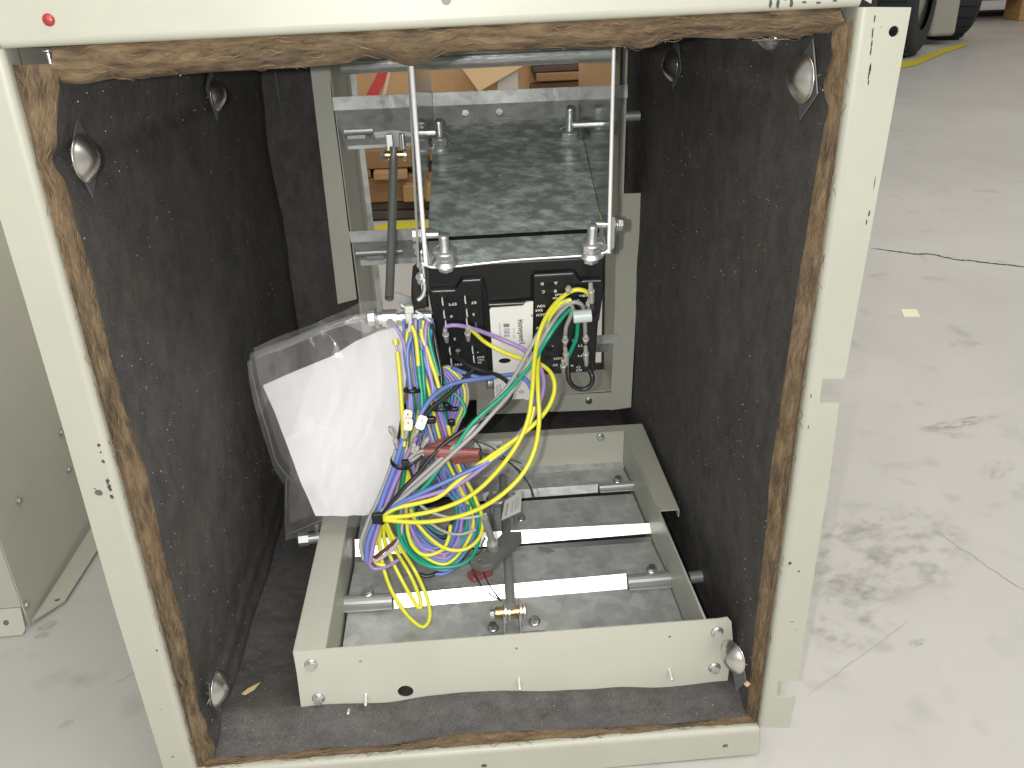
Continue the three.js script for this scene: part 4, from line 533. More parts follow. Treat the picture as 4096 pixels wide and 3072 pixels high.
// outer strands one can follow
wire('green', [[-.0833,.1736,-.1803],[-.083,.154,-.1763],[-.0756,.1356,-.1727],[-.0649,.122,-.1702],[-.0508,.1134,-.1687],[-.0332,.1108,-.1685],[-.0163,.1125,-.1691],[-.0029,.1198,-.1708],[.0058,.1349,-.1739],[.0099,.1545,-.1779],[.0088,.1701,-.1811],[.0048,.1856,-.1846],[-.0013,.1968,-.1876]], 0.0023, 'green wire, outermost loop of the coil');
wire('green', [[-.0801,.1684,-.1838],[-.0787,.1486,-.1798],[-.0722,.1313,-.1765],[-.0603,.1186,-.1742],[-.046,.1109,-.1729],[-.0341,.112,-.1733],[-.0225,.1217,-.1754],[-.0115,.1398,-.1792],[-.0043,.1622,-.1838],[-.0021,.1825,-.1883]], 0.0022);
wire('yellow', [[.0054,.1989,-.1836],[.0079,.1909,-.1814],[.0116,.1808,-.1788],[.0135,.1673,-.176],[.011,.152,-.1729],[.0031,.1412,-.1706],[-.0091,.1344,-.169],[-.0219,.1343,-.1687],[-.0343,.1392,-.1695],[-.048,.1518,-.1718],[-.0569,.1634,-.174],[-.0629,.1731,-.1759],[-.0676,.1883,-.179]], 0.0023, 'yellow wire looping round the right of the coil');
wire('yellow', [[-.0737,.1712,-.1799],[-.0731,.1562,-.1769],[-.0693,.1413,-.1739],[-.0622,.1318,-.1722],[-.0546,.128,-.1715],[-.0428,.1296,-.172],[-.0336,.1346,-.1732],[-.0263,.1492,-.1763],[-.0239,.1625,-.179]], 0.0023, 'yellow wire inside the coil');
wire('purple', [[-.0713,.1681,-.1816],[-.0649,.1489,-.1778],[-.0571,.1357,-.1753],[-.0466,.1316,-.1747],[-.0331,.1262,-.1738],[-.0218,.1337,-.1755],[-.0139,.1498,-.1789],[-.0097,.1702,-.1831]], 0.0022);
wire('blue', [[-.0663,.1569,-.1817],[-.0614,.144,-.1792],[-.0541,.1366,-.1778],[-.0445,.1331,-.1773],[-.0304,.1372,-.1784],[-.0197,.1509,-.1813],[-.0137,.1692,-.1851]], 0.0022);
wire('grey', [[-.0478,.1695,-.1777],[-.0368,.1603,-.176],[-.0255,.1542,-.175],[-.0119,.152,-.1748],[.005,.1561,-.1759]], 0.0019, 'grey wire end lying across the coil');
wire('pale', [[-.0596,.1934,-.1842],[-.0506,.1849,-.182],[-.0394,.1783,-.1808],[-.0242,.173,-.18],[-.0098,.1708,-.1798],[.0049,.1711,-.1801],[.0187,.1736,-.1808]], 0.0019);
wire('black', [[-.0649,.0986,-.175],[-.057,.0965,-.1728],[-.047,.097,-.175],[-.0378,.0996,-.1801]], 0.0024);
wire('blue', [[-.047,.097,-.175],[-.0341,.0964,-.1758],[-.0217,.1015,-.1807],[-.0107,.1167,-.1838]], 0.0022);
wire('yellow', [[-.0043,.2137,-.197],[.0038,.1972,-.1926],[.0093,.175,-.1867],[.0123,.1481,-.1813]], 0.0023);
wire('yellow', [[-.0195,.2738,-.2162],[-.0129,.2367,-.2057],[-.0073,.2183,-.2006],[-.0034,.209,-.1981]], 0.0023);
// the small upper coil behind, right of the trunk
for (let i = 0; i < 7; i++) wire(['grey', 'yellow', 'blue', 'purple', 'purple', 'blue', 'green'][i], [bp(925 + i, 905 - i, -0.03), bp(962 - i * 4, 815 + i * 2, -0.03), bp(1000 - i * 6, 838 + i * 3, -0.028), bp(1012 - i * 7, 880, -0.026), bp(990 - i * 6, 940, -0.026), bp(968 - i * 4, 985, -0.024)], 0.0019);
wire('green', [[-.0146,.3052,-.2361],[-.0071,.3016,-.2347],[-.0018,.2946,-.2318],[.001,.2855,-.2279],[-.0024,.2786,-.2248]], 0.002);
// trunk strands one can follow
wire('purple', [[-.0726,.386,-.2513],[-.0673,.3789,-.2483],[-.0631,.3681,-.2435],[-.0611,.356,-.238],[-.0593,.3408,-.2312],[-.0592,.3182,-.2209],[-.0607,.2956,-.2107]], 0.0021, 'purple wire at the left of the trunk');
wire('yellow', [[-.0529,.3848,-.249],[-.05,.3787,-.2463],[-.0484,.3666,-.2408],[-.0479,.344,-.2306]], 0.0026, 'yellow wire with a cut end spliced to green');
wire('green', [[-.0479,.3435,-.2316],[-.0473,.3292,-.2251],[-.0462,.314,-.2182],[-.0467,.2951,-.2097],[-.0474,.2792,-.2044]], 0.0028, 'green wire down the middle of the trunk');
wire('green', [[-.0442,.3578,-.2417],[-.0435,.3426,-.2349],[-.0432,.3237,-.2264],[-.0439,.3009,-.2161]], 0.0026);
wire('blue', [[-.0537,.3735,-.2462],[-.0576,.3648,-.2421],[-.0597,.3521,-.2363],[-.0589,.3332,-.2278],[-.058,.3105,-.2175],[-.0582,.2954,-.2107]], 0.0026);
wire('purple', [[-.0367,.3829,-.2557],[-.0385,.3679,-.2489],[-.0382,.3489,-.2403],[-.0347,.3259,-.2301],[-.0327,.3068,-.2215]], 0.0026);
wire('yellow', [[-.0424,.3787,-.2536],[-.0425,.3712,-.2502],[-.0376,.358,-.2444],[-.0336,.3433,-.2379],[-.0295,.3294,-.2318],[-.0266,.317,-.2263]], 0.0025);
wire('green', [[-.0344,.3804,-.257],[-.0345,.3668,-.2509],[-.0321,.353,-.2447],[-.0289,.339,-.2386],[-.0263,.3282,-.2338]], 0.0026);
wire('blue', [[-.0451,.3683,-.2489],[-.042,.353,-.242],[-.0375,.3337,-.2335],[-.0306,.3142,-.2249]], 0.0024);
wire('yellow', [[-.0579,.378,-.2576],[-.0598,.3675,-.2529],[-.0611,.3554,-.2474]], 0.0022);
wire('black', [[-.0308,.384,-.2565],[-.0286,.3685,-.2566],[-.0265,.3508,-.2487],[-.0237,.33,-.2395],[-.0239,.3146,-.2326]], 0.0024);
wire('yellow', [[-.0716,.3734,-.2409],[-.0711,.3674,-.2381]], 0.0031, 'yellow crimp ferrule'); wire('yellow', [[-.0701,.3604,-.235],[-.0693,.3405,-.2259],[-.069,.3126,-.2132],[-.069,.2883,-.2031],[-.0696,.2624,-.1955]], 0.0026, 'loose yellow wire hanging left of the trunk'); wire('pale', [[-.0711,.3674,-.2381],[-.0701,.3604,-.235]], 0.0013);
// left strands rising from the lower left turn to the connectors
wire('blue', [[-.1222,.1327,-.1621],[-.1193,.1536,-.1664],[-.108,.181,-.1722],[-.0943,.2139,-.1809],[-.0812,.2415,-.1892],[-.0705,.2679,-.1971],[-.0643,.2772,-.1999]], 0.0030, 'blue wire rising along the left of the coil');
wire('blue', [[-.1207,.129,-.166],[-.1172,.1504,-.1704],[-.1051,.1803,-.1767],[-.0927,.2101,-.1846],[-.0791,.2378,-.1928],[-.0688,.2633,-.2005]], 0.0026);
wire('grey', [[-.1257,.1334,-.1644],[-.1271,.1528,-.1684],[-.1173,.178,-.1737],[-.1029,.2044,-.1804],[-.088,.2342,-.1893],[-.079,.2576,-.1962]], 0.0024, 'grey wire at the far left');
wire('grey', [[-.1242,.129,-.1682],[-.1244,.152,-.1728],[-.1138,.1761,-.178],[-.1005,.2027,-.1847],[-.0862,.2327,-.1936],[-.0787,.2552,-.2002]], 0.0024);
wire('purple', [[-.1188,.1299,-.1639],[-.1123,.1539,-.1688],[-.0987,.1882,-.1762],[-.0828,.2217,-.1858],[-.0687,.2481,-.1937],[-.0551,.27,-.2004]], 0.0028, 'purple wire rising to the white connector');
wire('yellow', [[-.1115,.147,-.1744],[-.1051,.1704,-.1792],[-.0926,.1996,-.1864],[-.0805,.2277,-.1946],[-.0702,.2468,-.2003],[-.0669,.262,-.2048]], 0.0024);
wire('purple', [[-.1227,.1246,-.172],[-.1167,.1154,-.1702],[-.103,.1155,-.1705],[-.0864,.1239,-.1724]], 0.0022); wire('pale', [[-.1137,.1238,-.172],[-.0994,.1323,-.1739],[-.0845,.1481,-.1773],[-.0782,.1716,-.1822]], 0.0022); wire('brown', [[-.1159,.1261,-.1747],[-.1015,.1359,-.1769],[-.0845,.149,-.1798]], 0.0022); wire('yellow', [[-.1163,.1274,-.1749],[-.1119,.1196,-.1735],[-.1031,.1164,-.173]], 0.0024);
for (let i = 0; i < 6; i++) wire(['purple', 'grey', 'green', 'yellow', 'purple', 'grey'][i], [bp(820 + i * 3, 1118, 0.004), bp(843 + i * 9, 1075 - i * 4, 0.0), bp(856 + i * 9, 1010, -0.004), bp(868 + i * 10, 940, -0.006)], 0.002);
// fan of yellow loops hanging down to the blades
wire('yellow', [[-.1042,.169,-.1858],[-.1075,.1444,-.1808],[-.1057,.1125,-.1745],[-.0963,.0955,-.1515],[-.0816,.0817,-.1296],[-.0693,.0741,-.1178],[-.0616,.0714,-.114],[-.0568,.0723,-.1167],[-.0533,.0766,-.1252],[-.0545,.0841,-.1384],[-.0599,.0938,-.1541],[-.0701,.1072,-.1741],[-.082,.1317,-.1787],[-.0922,.1514,-.1825],[-.0975,.168,-.1857]], 0.0023, 'long yellow loop hanging to the front blade');
wire('yellow', [[-.1021,.1641,-.1917],[-.1022,.1416,-.1872],[-.0955,.1155,-.1822],[-.0847,.096,-.168],[-.0752,.0855,-.1522],[-.0686,.079,-.1422],[-.0643,.0769,-.1391],[-.0639,.0799,-.1444],[-.0675,.088,-.1575],[-.0767,.1007,-.1767],[-.0879,.1234,-.1838],[-.0959,.1463,-.1883],[-.1001,.1643,-.1918]], 0.0023, 'shorter yellow loop');
wire('yellow', [[-.1041,.1638,-.1916],[-.1087,.1579,-.1904],[-.1119,.1488,-.1885],[-.1119,.1372,-.1862]], 0.0023);
// ties, connectors
const tie = (c, d, r, t = 0.0012) => { const g = new THREE.TorusGeometry(r, t, 6, 28); g.scale(1, 1, 2.2); g.applyQuaternion(new THREE.Quaternion().setFromUnitVectors(new THREE.Vector3(0, 0, 1), V(d).normalize())); g.translate(...c); return g; };
const tieMat = std({ color: lin(0.012, 0.012, 0.013), roughness: 0.3 });
part(har, 'cable_tie', [tie([-.1018,.1833,-.1751], [1, 0.1, 0.1], 0.0085), box([-.1048,.1877,-.1668], [0.012, 0.014, 0.006], 0.002)], tieMat, 'black cable tie gathering the module wires');
part(har, 'cable_tie', [tie([-.0747,.2425,-.1943], [0.35, 1, 0.1], 0.0115), tube([[-.0693,.2502,-.1826],[-.0608,.247,-.1818],[-.0493,.2548,-.1843]], 0.0014), tube([[-.0695,.2486,-.1844],[-.0647,.2395,-.1819],[-.0622,.2284,-.1787]], 0.0014), box([-.0689,.2487,-.1821], [0.008, 0.006, 0.006], 0.001)], tieMat, 'black cable tie on the rising strands');
part(har, 'cable_tie', tie([-.0564,.3182,-.2223], [0.05, 1, -0.3], 0.0095), tieMat); part(har, 'cable_tie', [tie([-.0259,.2944,-.2211], [0.05, 1, -0.3], 0.012), box([-.0322,.3,-.2136], [0.007, 0.011, 0.006], 0.002), box([-.0191,.2976,-.2178], [0.006, 0.008, 0.006], 0.002)], tieMat); part(har, 'cable_tie', [box([-.0374,.2875,-.2059], [0.011, 0.009, 0.006], 0.003), box([-.0153,.2768,-.2171], [0.008, 0.009, 0.006], 0.003), box([-.0117,.292,-.2205], [0.010, 0.005, 0.006], 0.002)], tieMat);
part(har, 'cable_tie', [tie([-.055,.3942,-.262], [1, 0, 0.1], 0.0105, 0.0016), box([-.0537,.4044,-.25], [0.010, 0.009, 0.007], 0.002), tube([[-.0556,.4067,-.25],[-.0596,.408,-.25],[-.0624,.4103,-.25]], 0.0014), tube([[-.0532,.3992,-.252],[-.0543,.3859,-.252],[-.0561,.3771,-.252]], 0.0022)], nylon, 'white nylon cable tie round the shaft');
part(har, 'clear_strip', tube([[-.0471,.3998,-.255],[-.0402,.395,-.255],[-.0315,.3867,-.255]], 0.0013, 20), nylon);
function spade(c, w, h, rot, mat, label) { const s = new THREE.Shape(), r = w * 0.2; s.moveTo(-w / 2 + r, -h / 2); s.lineTo(w / 2 - r, -h / 2); s.lineTo(w / 2, -h / 2 + r); s.lineTo(w / 2, h / 2 - r); s.lineTo(w / 2 - r, h / 2); s.lineTo(-w / 2 + r, h / 2); s.lineTo(-w / 2, h / 2 - r); s.lineTo(-w / 2, -h / 2 + r); const q = new THREE.Path(); q.absarc(0, h * 0.12, w * 0.1, 0, 7, true); s.holes.push(q); const g = new THREE.ExtrudeGeometry(s, { depth: 0.0014, bevelEnabled: true, bevelSize: 0.0003, bevelThickness: 0.0003, bevelSegments: 1 }); g.applyMatrix4(new THREE.Matrix4().makeRotationFromEuler(new THREE.Euler(-0.45, 0, rot, 'XYZ')).setPosition(...c)); return part(har, 'spade_connector', g, mat, label); }
const tin = std({ color: lin(0.42, 0.41, 0.335), roughness: 0.45, metalness: 0.3 });
spade([-.0474,.2954,-.1871], 0.0098, 0.0155, -0.42, white, 'bright white spade connector'); spade([-.0623,.3,-.1952], 0.0098, 0.014, -0.2, tin, 'cream spade connector, upper'); spade([-.062,.2933,-.1885], 0.0098, 0.0135, -0.15, tin, 'cream spade connector, lower');
for (const [a, b] of [[[-.0519,.2851,-.1909], [-.0569,.2768,-.1907]], [[-.0644,.2859,-.1909], [-.067,.2754,-.19]], [[-.083,.29,-.1917], [-.0791,.2769,-.1926]], [[-.0783,.2762,-.1924], [-.078,.2609,-.1949]], [[-.0409,.2757,-.1884], [-.0492,.2633,-.1892]], [[-.0571,.2682,-.1905], [-.0612,.2576,-.1896]], [[-.053,.2647,-.1895], [-.0586,.2553,-.189]]]) lug(a, b, 0.0026, 'wire_terminal', sheath);
function red(a, b, r) { const m = mixp(a, b, 0.45); return [cyl(a, mixp(a, b, 0.28), r * 0.75, r * 0.95, 14), cyl(mixp(a, b, 0.28), mixp(a, b, 0.62), r * 1.25, r * 1.2, 14), cyl(mixp(a, b, 0.62), mixp(a, b, 0.8), r * 0.95, r * 0.85, 14), cyl(mixp(a, b, 0.8), b, r * 0.75, r * 0.85, 14)]; }
part(har, 'splice_connector', red([-.0483,.2555,-.1916], [.013,.2498,-.1913], 0.0068), redVinyl, 'red vinyl splice connector, front one'); part(har, 'splice_connector', red([-.0453,.2535,-.1981], [.0042,.2634,-.2044], 0.0066), redVinyl, 'red vinyl splice connector, rear one'); part(har, 'splice_connector', box([-.0005,.2423,-.1982], [0.035, 0.016, 0.006], 0.003, [0, 0, 0.1]), redVinyl);
wire('grey', [[-.0676,.246,-.1884],[-.0594,.253,-.1906],[-.0516,.2562,-.1917],[-.046,.257,-.1921]], 0.0022); wire('grey', [[-.0666,.2439,-.1855],[-.0574,.2504,-.1876],[-.0495,.2535,-.1886],[-.0451,.2547,-.1891]], 0.0022);
wire('black', [[.0131,.2497,-.1936],[.0295,.2441,-.1923],[.0468,.2351,-.1901],[.0597,.2241,-.1873],[.07,.2054,-.1822],[.0734,.1802,-.1989]], 0.0009, 'thin black lead'); wire('black', [[.0105,.2597,-.2011],[.0258,.2531,-.1995],[.0407,.2409,-.1963],[.0535,.2266,-.1925],[.0683,.2075,-.1874],[.0765,.1773,-.2029]], 0.0009); wire('black', [[.013,.2475,-.193],[.0338,.2411,-.1916],[.0536,.2368,-.1907],[.0613,.2329,-.1898]], 0.0009); wire('black', [[.0042,.2667,-.2007],[.0126,.2585,-.1985],[.0166,.2505,-.1962],[.0148,.2396,-.1931]], 0.0009);
wire('black', [[.0162,.09,-.2493],[.0113,.09,-.2357],[.0086,.09,-.2204],[-.0055,.08,-.2215],[-.003,.07,-.219],[.0043,.06,-.2027],[.0157,.06,-.1791],[.0306,.07,-.1501]], 0.0008); wire('black', [[.0104,.07,-.2125],[.0147,.07,-.1907],[.0217,.07,-.1694],[.0288,.07,-.1533],[.0316,.07,-.15]], 0.0008);
const jump = thing('jumper_wire', 'short black jumper wire bent in a loop below the right side of the module', 'jumper wire', [.1442,.2875,-.292]);
wire('black', [[.1274,.3093,-.2824],[.127,.3034,-.2808],[.1273,.294,-.2784],[.1316,.2843,-.2784],[.1383,.279,-.2784],[.1451,.2776,-.2789],[.1517,.2801,-.2787],[.156,.2866,-.2789],[.156,.2947,-.2796],[.1533,.3002,-.2837],[.1494,.3078,-.2825]], 0.0030, undefined, jump);

// ---------------------------------------------------------------- bag of papers
const bagAt = [-.183,.1288,-.262];
function coons(T, Bm, Lf, Rt, bulge, s, dz) { const t = poly(T), b = poly(Bm), l = poly(Lf), r = poly(Rt), c00 = T[0], c10 = T[T.length - 1], c01 = Bm[0], c11 = Bm[Bm.length - 1];
  return grid((u, v) => { const a = t(u), e = b(u), f = l(v), g = r(v), o = []; for (let k = 0; k < 3; k++) o.push((1 - v) * a[k] + v * e[k] + (1 - u) * f[k] + u * g[k] - ((1 - u) * (1 - v) * c00[k] + u * (1 - v) * c10[k] + (1 - u) * v * c01[k] + u * v * c11[k])); o[2] += dz + bulge * (Math.sin(Math.PI * u) * Math.sin(Math.PI * v) * 0.6 + (fbm(u, v, 4, 3, s, 3) - 0.5) * 0.9 + (fbm(u + v * 0.7, v * 0.4, 6, 2, s + 3, 2) - 0.5) * 0.5); return [...o, u, v]; }, 60, 60); }
const film = new THREE.MeshPhysicalMaterial({ color: lin(1, 1, 1), roughness: 0.11, transmission: 0.945, thickness: 0, ior: 1.5, side: THREE.DoubleSide, specularIntensity: 1 });
const paperMat = std({ color: lin(0.90, 0.90, 0.92), roughness: 0.8, side: THREE.DoubleSide });
const pT = [[-.2421,.2921,-.31],[-.2112,.3063,-.305],[-.1823,.3173,-.305],[-.1535,.3286,-.305],[-.1237,.3469,-.3],[-.0943,.3631,-.29],[-.0603,.3769,-.27]], pB = [[-.1927,.1337,-.258],[-.1645,.1318,-.258],[-.1379,.131,-.258],[-.1156,.1382,-.248]], pL = [[-.2421,.2921,-.31],[-.2307,.2617,-.3],[-.2184,.2291,-.28],[-.2047,.178,-.265],[-.1927,.1337,-.258]], pR = [[-.0603,.3769,-.27],[-.0629,.3237,-.268],[-.0749,.2678,-.268],[-.0887,.2118,-.26],[-.1036,.1664,-.25],[-.1156,.1382,-.248]];
const paper = thing('folded_paper', 'folded white instruction sheets inside the clear plastic bag', 'paper', bagAt);
part(paper, 'sheet', coons(pT, pB, pL, pR, 0.006, 401, 0), paperMat); part(paper, 'sheet', coons(pT, pB, pL, pR, 0.006, 401, -0.003), paperMat);
const bT = [[-.2389,.3531,-.265],[-.2188,.3601,-.27],[-.198,.3658,-.275],[-.1706,.3755,-.275],[-.1433,.3852,-.275],[-.1248,.3935,-.272],[-.11,.4005,-.27],[-.0943,.4018,-.268]], bB = [[-.2315,.1075,-.262],[-.2129,.1144,-.262],[-.1927,.1226,-.262],[-.1767,.1287,-.262],[-.1463,.1271,-.262],[-.1181,.1345,-.252]], bL = [[-.2389,.3531,-.265],[-.2399,.3328,-.265],[-.2377,.2889,-.265],[-.2334,.252,-.264],[-.2291,.2129,-.263],[-.219,.1921,-.262],[-.2279,.1434,-.262],[-.2315,.1075,-.262]], bR = [[-.0943,.4018,-.268],[-.0601,.3764,-.262],[-.0615,.3274,-.26],[-.073,.274,-.256],[-.0877,.2176,-.25],[-.1028,.1702,-.244],[-.1181,.1345,-.252]];
const bag = thing('plastic_bag', 'clear plastic document bag hanging left of the wires', 'plastic bag', bagAt);
part(bag, 'film', coons(bT, bB, bL, bR, 0.022, 401, 0.020), film, 'front film'); part(bag, 'film', coons(bT, bB, bL, bR, 0.010, 401, -0.020), film, 'rear film');
part(bag, 'folded_top', grid((u, v) => { const p = poly([[-.2382,.3536,-.268],[-.2184,.3606,-.268],[-.1966,.3676,-.268],[-.1695,.3769,-.268],[-.1425,.3861,-.268],[-.1245,.3925,-.268],[-.1035,.3953,-.268]])(u), q = poly([[-.2359,.3517,-.262],[-.2162,.3568,-.262],[-.1946,.363,-.262],[-.1674,.3736,-.262],[-.1422,.3829,-.262],[-.1245,.3878,-.262],[-.1047,.3885,-.262]])(u), a = mixp(p, q, v); return [a[0], a[1], a[2] + 0.008 * Math.sin(Math.PI * v) + 0.003 * Math.sin(u * 9), u, v]; }, 60, 12), film, 'rolled top edge');
part(bag, 'fold_roll', tube([[-.2353,.3554,-.258],[-.2165,.3618,-.258],[-.195,.368,-.258],[-.168,.3779,-.258],[-.1412,.3871,-.258],[-.1201,.3928,-.258],[-.1028,.3955,-.258]], 0.0042, 60, 12), film, 'rolled fold along the top of the bag');
part(bag, 'crease', [tube([[-.2279,.1434,-.262],[-.2187,.1921,-.262],[-.2154,.1852,-.262]], 0.0006, 20, 5), tube([[-.2391,.3526,-.266],[-.2401,.3324,-.266],[-.238,.2884,-.266],[-.2339,.2509,-.266],[-.2298,.2112,-.266],[-.22,.1897,-.266]], 0.0006, 40, 5), tube([[-.2315,.1075,-.262],[-.2129,.1144,-.262],[-.1927,.1226,-.262],[-.1767,.1287,-.262]], 0.0007, 20, 5)], film);

// ---------------------------------------------------------------- things round the cabinet
const nb = thing('neighbouring_cabinet', 'dull grey-green cabinet standing on the floor left of the open one', 'cabinet', [-0.8, FY, -0.6]);
part(nb, 'side_panel', slab([[-0.605, FY + 0.002, -0.305], [-0.605, FY + 0.002, -1.5], [-0.605, 1.0, -1.5], [-0.605, 1.0, -0.305]], 0.002), dullPanel);
part(nb, 'front_flange', slab([[-0.606, FY + 0.036, -0.303], [-0.606, 1.0, -0.303], [-0.72, 1.0, -0.303], [-0.72, FY + 0.036, -0.303]], 0.002), cream);
part(nb, 'bottom_flange', [slab([[-.6014,-.036,-.3025], [-.5962,-.036,-.5181], [-0.603, -0.036, -1.4], [-0.57, -0.038, -1.4], [-.5689,-.038,-.4685], [-.5736,-.04,-.3477], [-.6027,-.042,-.3049]], 0.002, [[[-.5842,-.037,-.3492], 0.0038]])], cream, 'bottom flange along the side');
part(nb, 'bottom_flange', [slab([[-0.608, FY + 0.035, -0.303], [-0.603, FY + 0.008, -0.292], [-0.607, FY + 0.002, -0.288], [-0.72, FY + 0.002, -0.284], [-0.72, FY + 0.035, -0.303]], 0.002, [[[-.6272,-.0269,-.295], 0.0038]])], cream, 'bottom flange along the front');
part(nb, 'rear_shell', slab([[-0.72, 1.0, -0.305], [-0.605, 1.0, -0.305], [-0.605, 1.0, -1.5], [-0.72, 1.0, -1.5]], 0.002), dullPanel);
for (const p of [[-.6045,.1329,-.5273],[-.6045,.0744,-.5171],[-.6045,.1164,-.3697],[-.6045,-.0111,-.3101]]) part(nb, 'screw', hexBolt(p, [1, 0, 0], 0.0042, 0.004), dullZinc);
// straw, scrap of paper
solo('straw_sliver', 'thin pale wood sliver lying on the cabinet floor by the left wall', 'sliver', slab([[-.263,.032,-.0738], [-.2583,.032,-.0805], [-.2456,.032,-.0891], [-.2501,.032,-.0791], [-.2589,.032,-.0721]], 0.001), std({ color: lin(0.55, 0.42, 0.22), roughness: 0.8 }));
solo('paper_scrap', 'small pale yellow paper scrap lying on the concrete right of the cabinet', 'paper scrap', slab([[1.0608,-.0438,-1.2373],[1.0971,-.0438,-1.2317],[1.0828,-.0438,-1.1855],[1.0462,-.0438,-1.1911]], 0.001), std({ color: lin(0.72, 0.68, 0.48), roughness: 0.8 }));
solo('wood_chip', 'tiny tan chip caught in the lower right corner of the insulation', 'wood chip', slab([[.2766,.0565,-.006],[.2798,.0602,-.006],[.2834,.0565,-.006],[.2799,.0528,-.006]], 0.002), paleCard);
// forklift
const fl = thing('forklift', 'grey-white forklift with dark tyres parked beyond the yellow line', 'forklift', [3.9, FY, -7]);
const FL = [3.62,-.045,-6.2131], FR = [4.2108,-.045,-6.8098];
function wheel(c, r, w, dir) { const g = lathe([[r * 0.55, 0], [r * 0.9, 0], [r, w * 0.15], [r, w * 0.85], [r * 0.9, w], [r * 0.55, w]], c, dir, 36), lugs = []; const q = new THREE.Quaternion().setFromUnitVectors(new THREE.Vector3(0, 1, 0), V(dir).normalize()); for (let i = 0; i < 26; i++) { const b = new THREE.BoxGeometry(0.05, w * 0.7, 0.024); b.translate(0, w / 2, r); b.rotateY(i / 26 * Math.PI * 2); b.applyQuaternion(q); b.translate(...c); lugs.push(b); }
  const h = new THREE.Group(); h.name = 'wheel'; h.position.set(c[0] - fl.position.x, c[1] - fl.position.y, c[2] - fl.position.z); fl.add(h); part(h, 'tyre', [g, ...lugs], std({ color: lin(0.022, 0.026, 0.03), roughness: 0.8 })); part(h, 'rim', lathe([[0, w * 0.75], [r * 0.2, w * 0.8], [r * 0.25, w * 0.9], [r * 0.5, w * 0.7], [r * 0.56, w * 0.95], [r * 0.56, 0.02], [0, 0.02]], c, dir, 30), std({ color: lin(0.28, 0.27, 0.23), roughness: 0.5 })); }
const R1 = 0.42, wx = FL[0] - 0.14, wz = FL[2] - 0.02;
wheel([FL[0] - 0.21, FY + R1, FL[2] - 0.17], R1, 0.26, [0.78, 0, 0.63]);
wheel([[4.2996,-.0904,-7.3][0], FY + 0.36, -7.45], 0.36, 0.30, [0.99, 0, 0.12]);
part(fl, 'counterweight', box([[4.1285,.095,-6.9][0], [4.1417,.0261,-6.9][1] + 0.5, -7.25], [0.235, 1.0, 0.7], 0.035, [0, 0.10, 0]), std({ color: lin(0.36, 0.35, 0.30), roughness: 0.5 }), 'pale grey rear body');
part(fl, 'body_panel', [box([wx - 0.55, FY + 1.05, wz - 0.45], [1.5, 0.7, 0.8], 0.06, [0, 0.28, 0])], std({ color: lin(0.06, 0.025, 0.022), roughness: 0.5 }), 'dark red-brown side panel');
part(fl, 'chassis', box([wx - 0.35, FY + 0.45, wz - 0.75], [1.0, 0.4, 0.5], 0.04, [0, 0.28, 0]), darkSteel);
part(fl, 'fender', tube([[wx - 0.33, FY + 0.85, wz + 0.22], [wx + 0.05, FY + 0.98, wz + 0.1], [wx + 0.42, FY + 0.8, wz - 0.02]], 0.06, 20, 8), std({ color: lin(0.05, 0.09, 0.10), roughness: 0.6 }));
// crate on a pallet
const K0 = [5.512,-.045,-8.9128], cr = thing('pallet_crate', 'tan wooden crate standing on a pallet at the far right', 'crate', [K0[0] + 1.2, FY, K0[2] - 0.7]);
{ const crw = std({ map: woods[1].map, color: lin(1.5, 1.45, 1.3), roughness: 0.8 }), x = K0[0] - 0.3, z = K0[2] - 0.1, yb = FY + 0.26;
  for (let i = 0; i < 4; i++) part(cr, 'plank', box([x + 1.1, yb + 0.16 + i * 0.315, z], [2.6, 0.30, 0.03], 0.006), crw);
  for (const k of [0.75, 2.15]) part(cr, 'batten', box([x + k, yb + 0.6, z + 0.03], [0.14, 1.25, 0.03], 0.006), crw);
  part(cr, 'crate_side', box([x + 1.1, yb + 0.62, z - 0.62], [2.56, 1.22, 1.2], 0.01), crw);
  part(cr, 'pallet_deck', box([x + 1.1, yb - 0.03, z - 0.6], [2.6, 0.05, 1.2], 0.005), woods[0]);
  for (const k of [0.0, 0.95, 2.1]) part(cr, 'pallet_block', box([x + k + 0.12, FY + 0.105, z - 0.1], [0.36, 0.21, 0.3], 0.008), crw);
  part(cr, 'pallet_board', box([x + 1.1, FY + 0.02, z - 0.9], [2.6, 0.04, 0.3], 0.004), woods[3]); }
// behind the open dampers: cardboard boxes and stacked timber
const bxA = thing('cardboard_box', 'brown cardboard box with a slanting red tape stripe seen through the damper', 'cardboard box', [-0.07, 0.29, -2.75]);
part(bxA, 'carton', box([-0.08, 0.50, -2.75], [0.58, 0.42, 0.5], 0.008), cardboard);
part(bxA, 'red_tape', slab([[-.2839,.3257,-2.496],[-.2429,.324,-2.496],[-.1755,.4372,-2.496],[-.2097,.4385,-2.496]], 0.0012), std({ color: lin(0.42, 0.035, 0.04), roughness: 0.4 }));
part(bxA, 'clear_tape', slab([[-.227,.3235,-2.4955],[-.2144,.3229,-2.4955],[-.1837,.4153,-2.4955],[-.1924,.4231,-2.4955]], 0.0008), std({ color: lin(0.55, 0.42, 0.3), roughness: 0.15 }));
const bxB = thing('cardboard_box', 'brown cardboard box with a pale triangular flap seen above the bracket tray', 'cardboard box', [0.3, 0.29, -2.85]);
part(bxB, 'carton', box([0.33, 0.50, -2.86], [0.22, 0.42, 0.5], 0.008), cardboard);
part(bxB, 'flap', slab([[.0441,.4564,-2.44],[.3076,.4522,-2.44],[.2742,.4227,-2.44],[.108,.3385,-2.44],[.047,.4256,-2.44]], 0.006), paleCard, 'pale triangular flap');
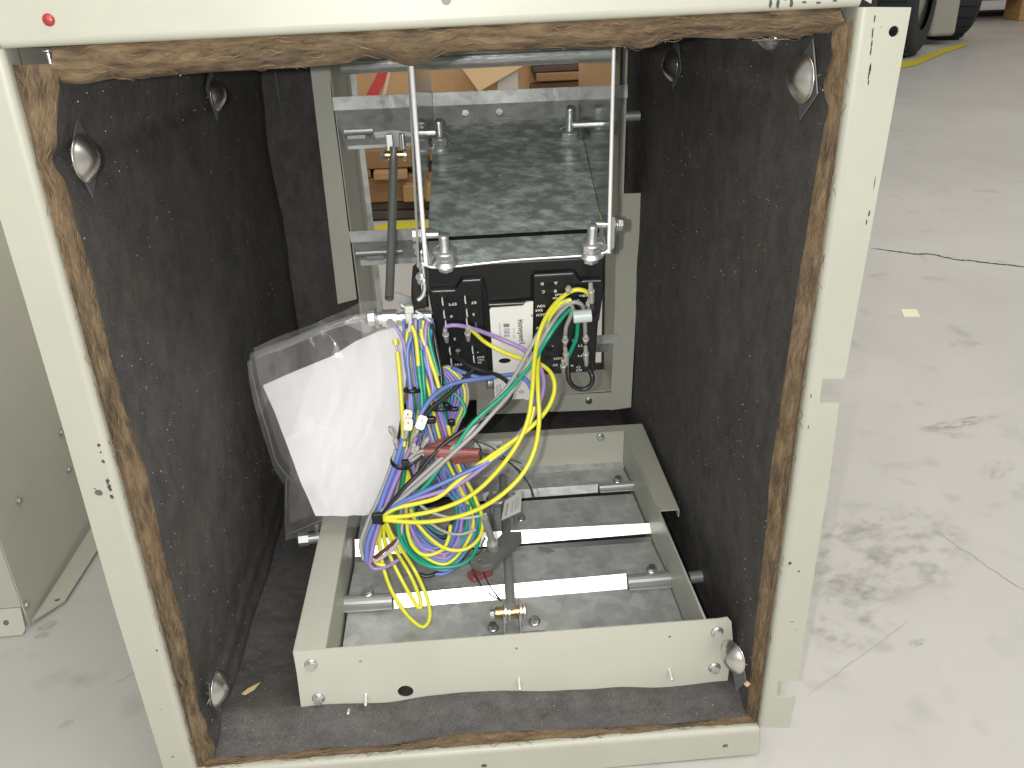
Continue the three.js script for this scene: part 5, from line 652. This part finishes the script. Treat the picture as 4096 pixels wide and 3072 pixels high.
part(bxB, 'plastic_wrap', slab([[.1795,.405,-2.46],[.2428,.4174,-2.46],[.2437,.3349,-2.46],[.1705,.3333,-2.46]], 0.003), std({ color: lin(0.42, 0.40, 0.37), roughness: 0.3 }), 'crumpled clear wrap');
const lum = thing('timber_stack', 'stack of brown planks and dark pallet boards beyond the open damper', 'timber stack', [0, FY, -2.5]);
{ const S = [[-0.6, 0.6, -0.043, 0.028, -2.26, 3], [-0.6, 0.6, -0.012, 0.028, -2.28, 3], [-0.42, -0.16, 0.018, 0.082, -2.27, 0], [-0.165, 0.3, 0.018, 0.055, -2.24, 1], [-0.17, 0.3, 0.074, 0.028, -2.30, 0], [-0.26, -0.15, 0.101, 0.027, -2.23, 1], [-0.45, -0.265, 0.101, 0.027, -2.27, 0], [-0.15, 0.3, 0.103, 0.04, -2.34, 3], [-0.5, -0.13, 0.129, 0.062, -2.27, 0], [-0.135, 0.4, 0.145, 0.05, -2.30, 0], [-0.5, 0.5, 0.196, 0.05, -2.32, 2], [-0.5, 0.6, 0.248, 0.036, -2.36, 0],
    [0.30, 1.2, 0.20, 0.05, -2.58, 2], [0.30, 1.2, 0.26, 0.04, -2.56, 1], [0.30, 1.2, 0.315, 0.03, -2.58, 2], [0.31, 0.8, 0.347, 0.028, -2.56, 0], [0.30, 0.5, 0.377, 0.02, -2.57, 3], [0.34, 0.9, 0.379, 0.03, -2.6, 2], [0.30, 1.0, 0.41, 0.024, -2.58, 0], [0.32, 1.0, 0.436, 0.026, -2.6, 3], [0.3, 0.9, 0.464, 0.028, -2.58, 2], [0.3, 1.0, 0.495, 0.03, -2.6, 0], [0.3, 1.2, -0.043, 0.24, -2.6, 2]];
  for (const [x0, x1, y0, h, z, m] of S) part(lum, 'plank', box([(x0 + x1) / 2, y0 + h / 2, z - 0.15], [x1 - x0, h, 0.3], 0.005, [0, rr(-0.03, 0.03), rr(-0.015, 0.015)]), woods[m]); }

scene.updateMatrixWorld(true);
renderer.render(scene, camera);
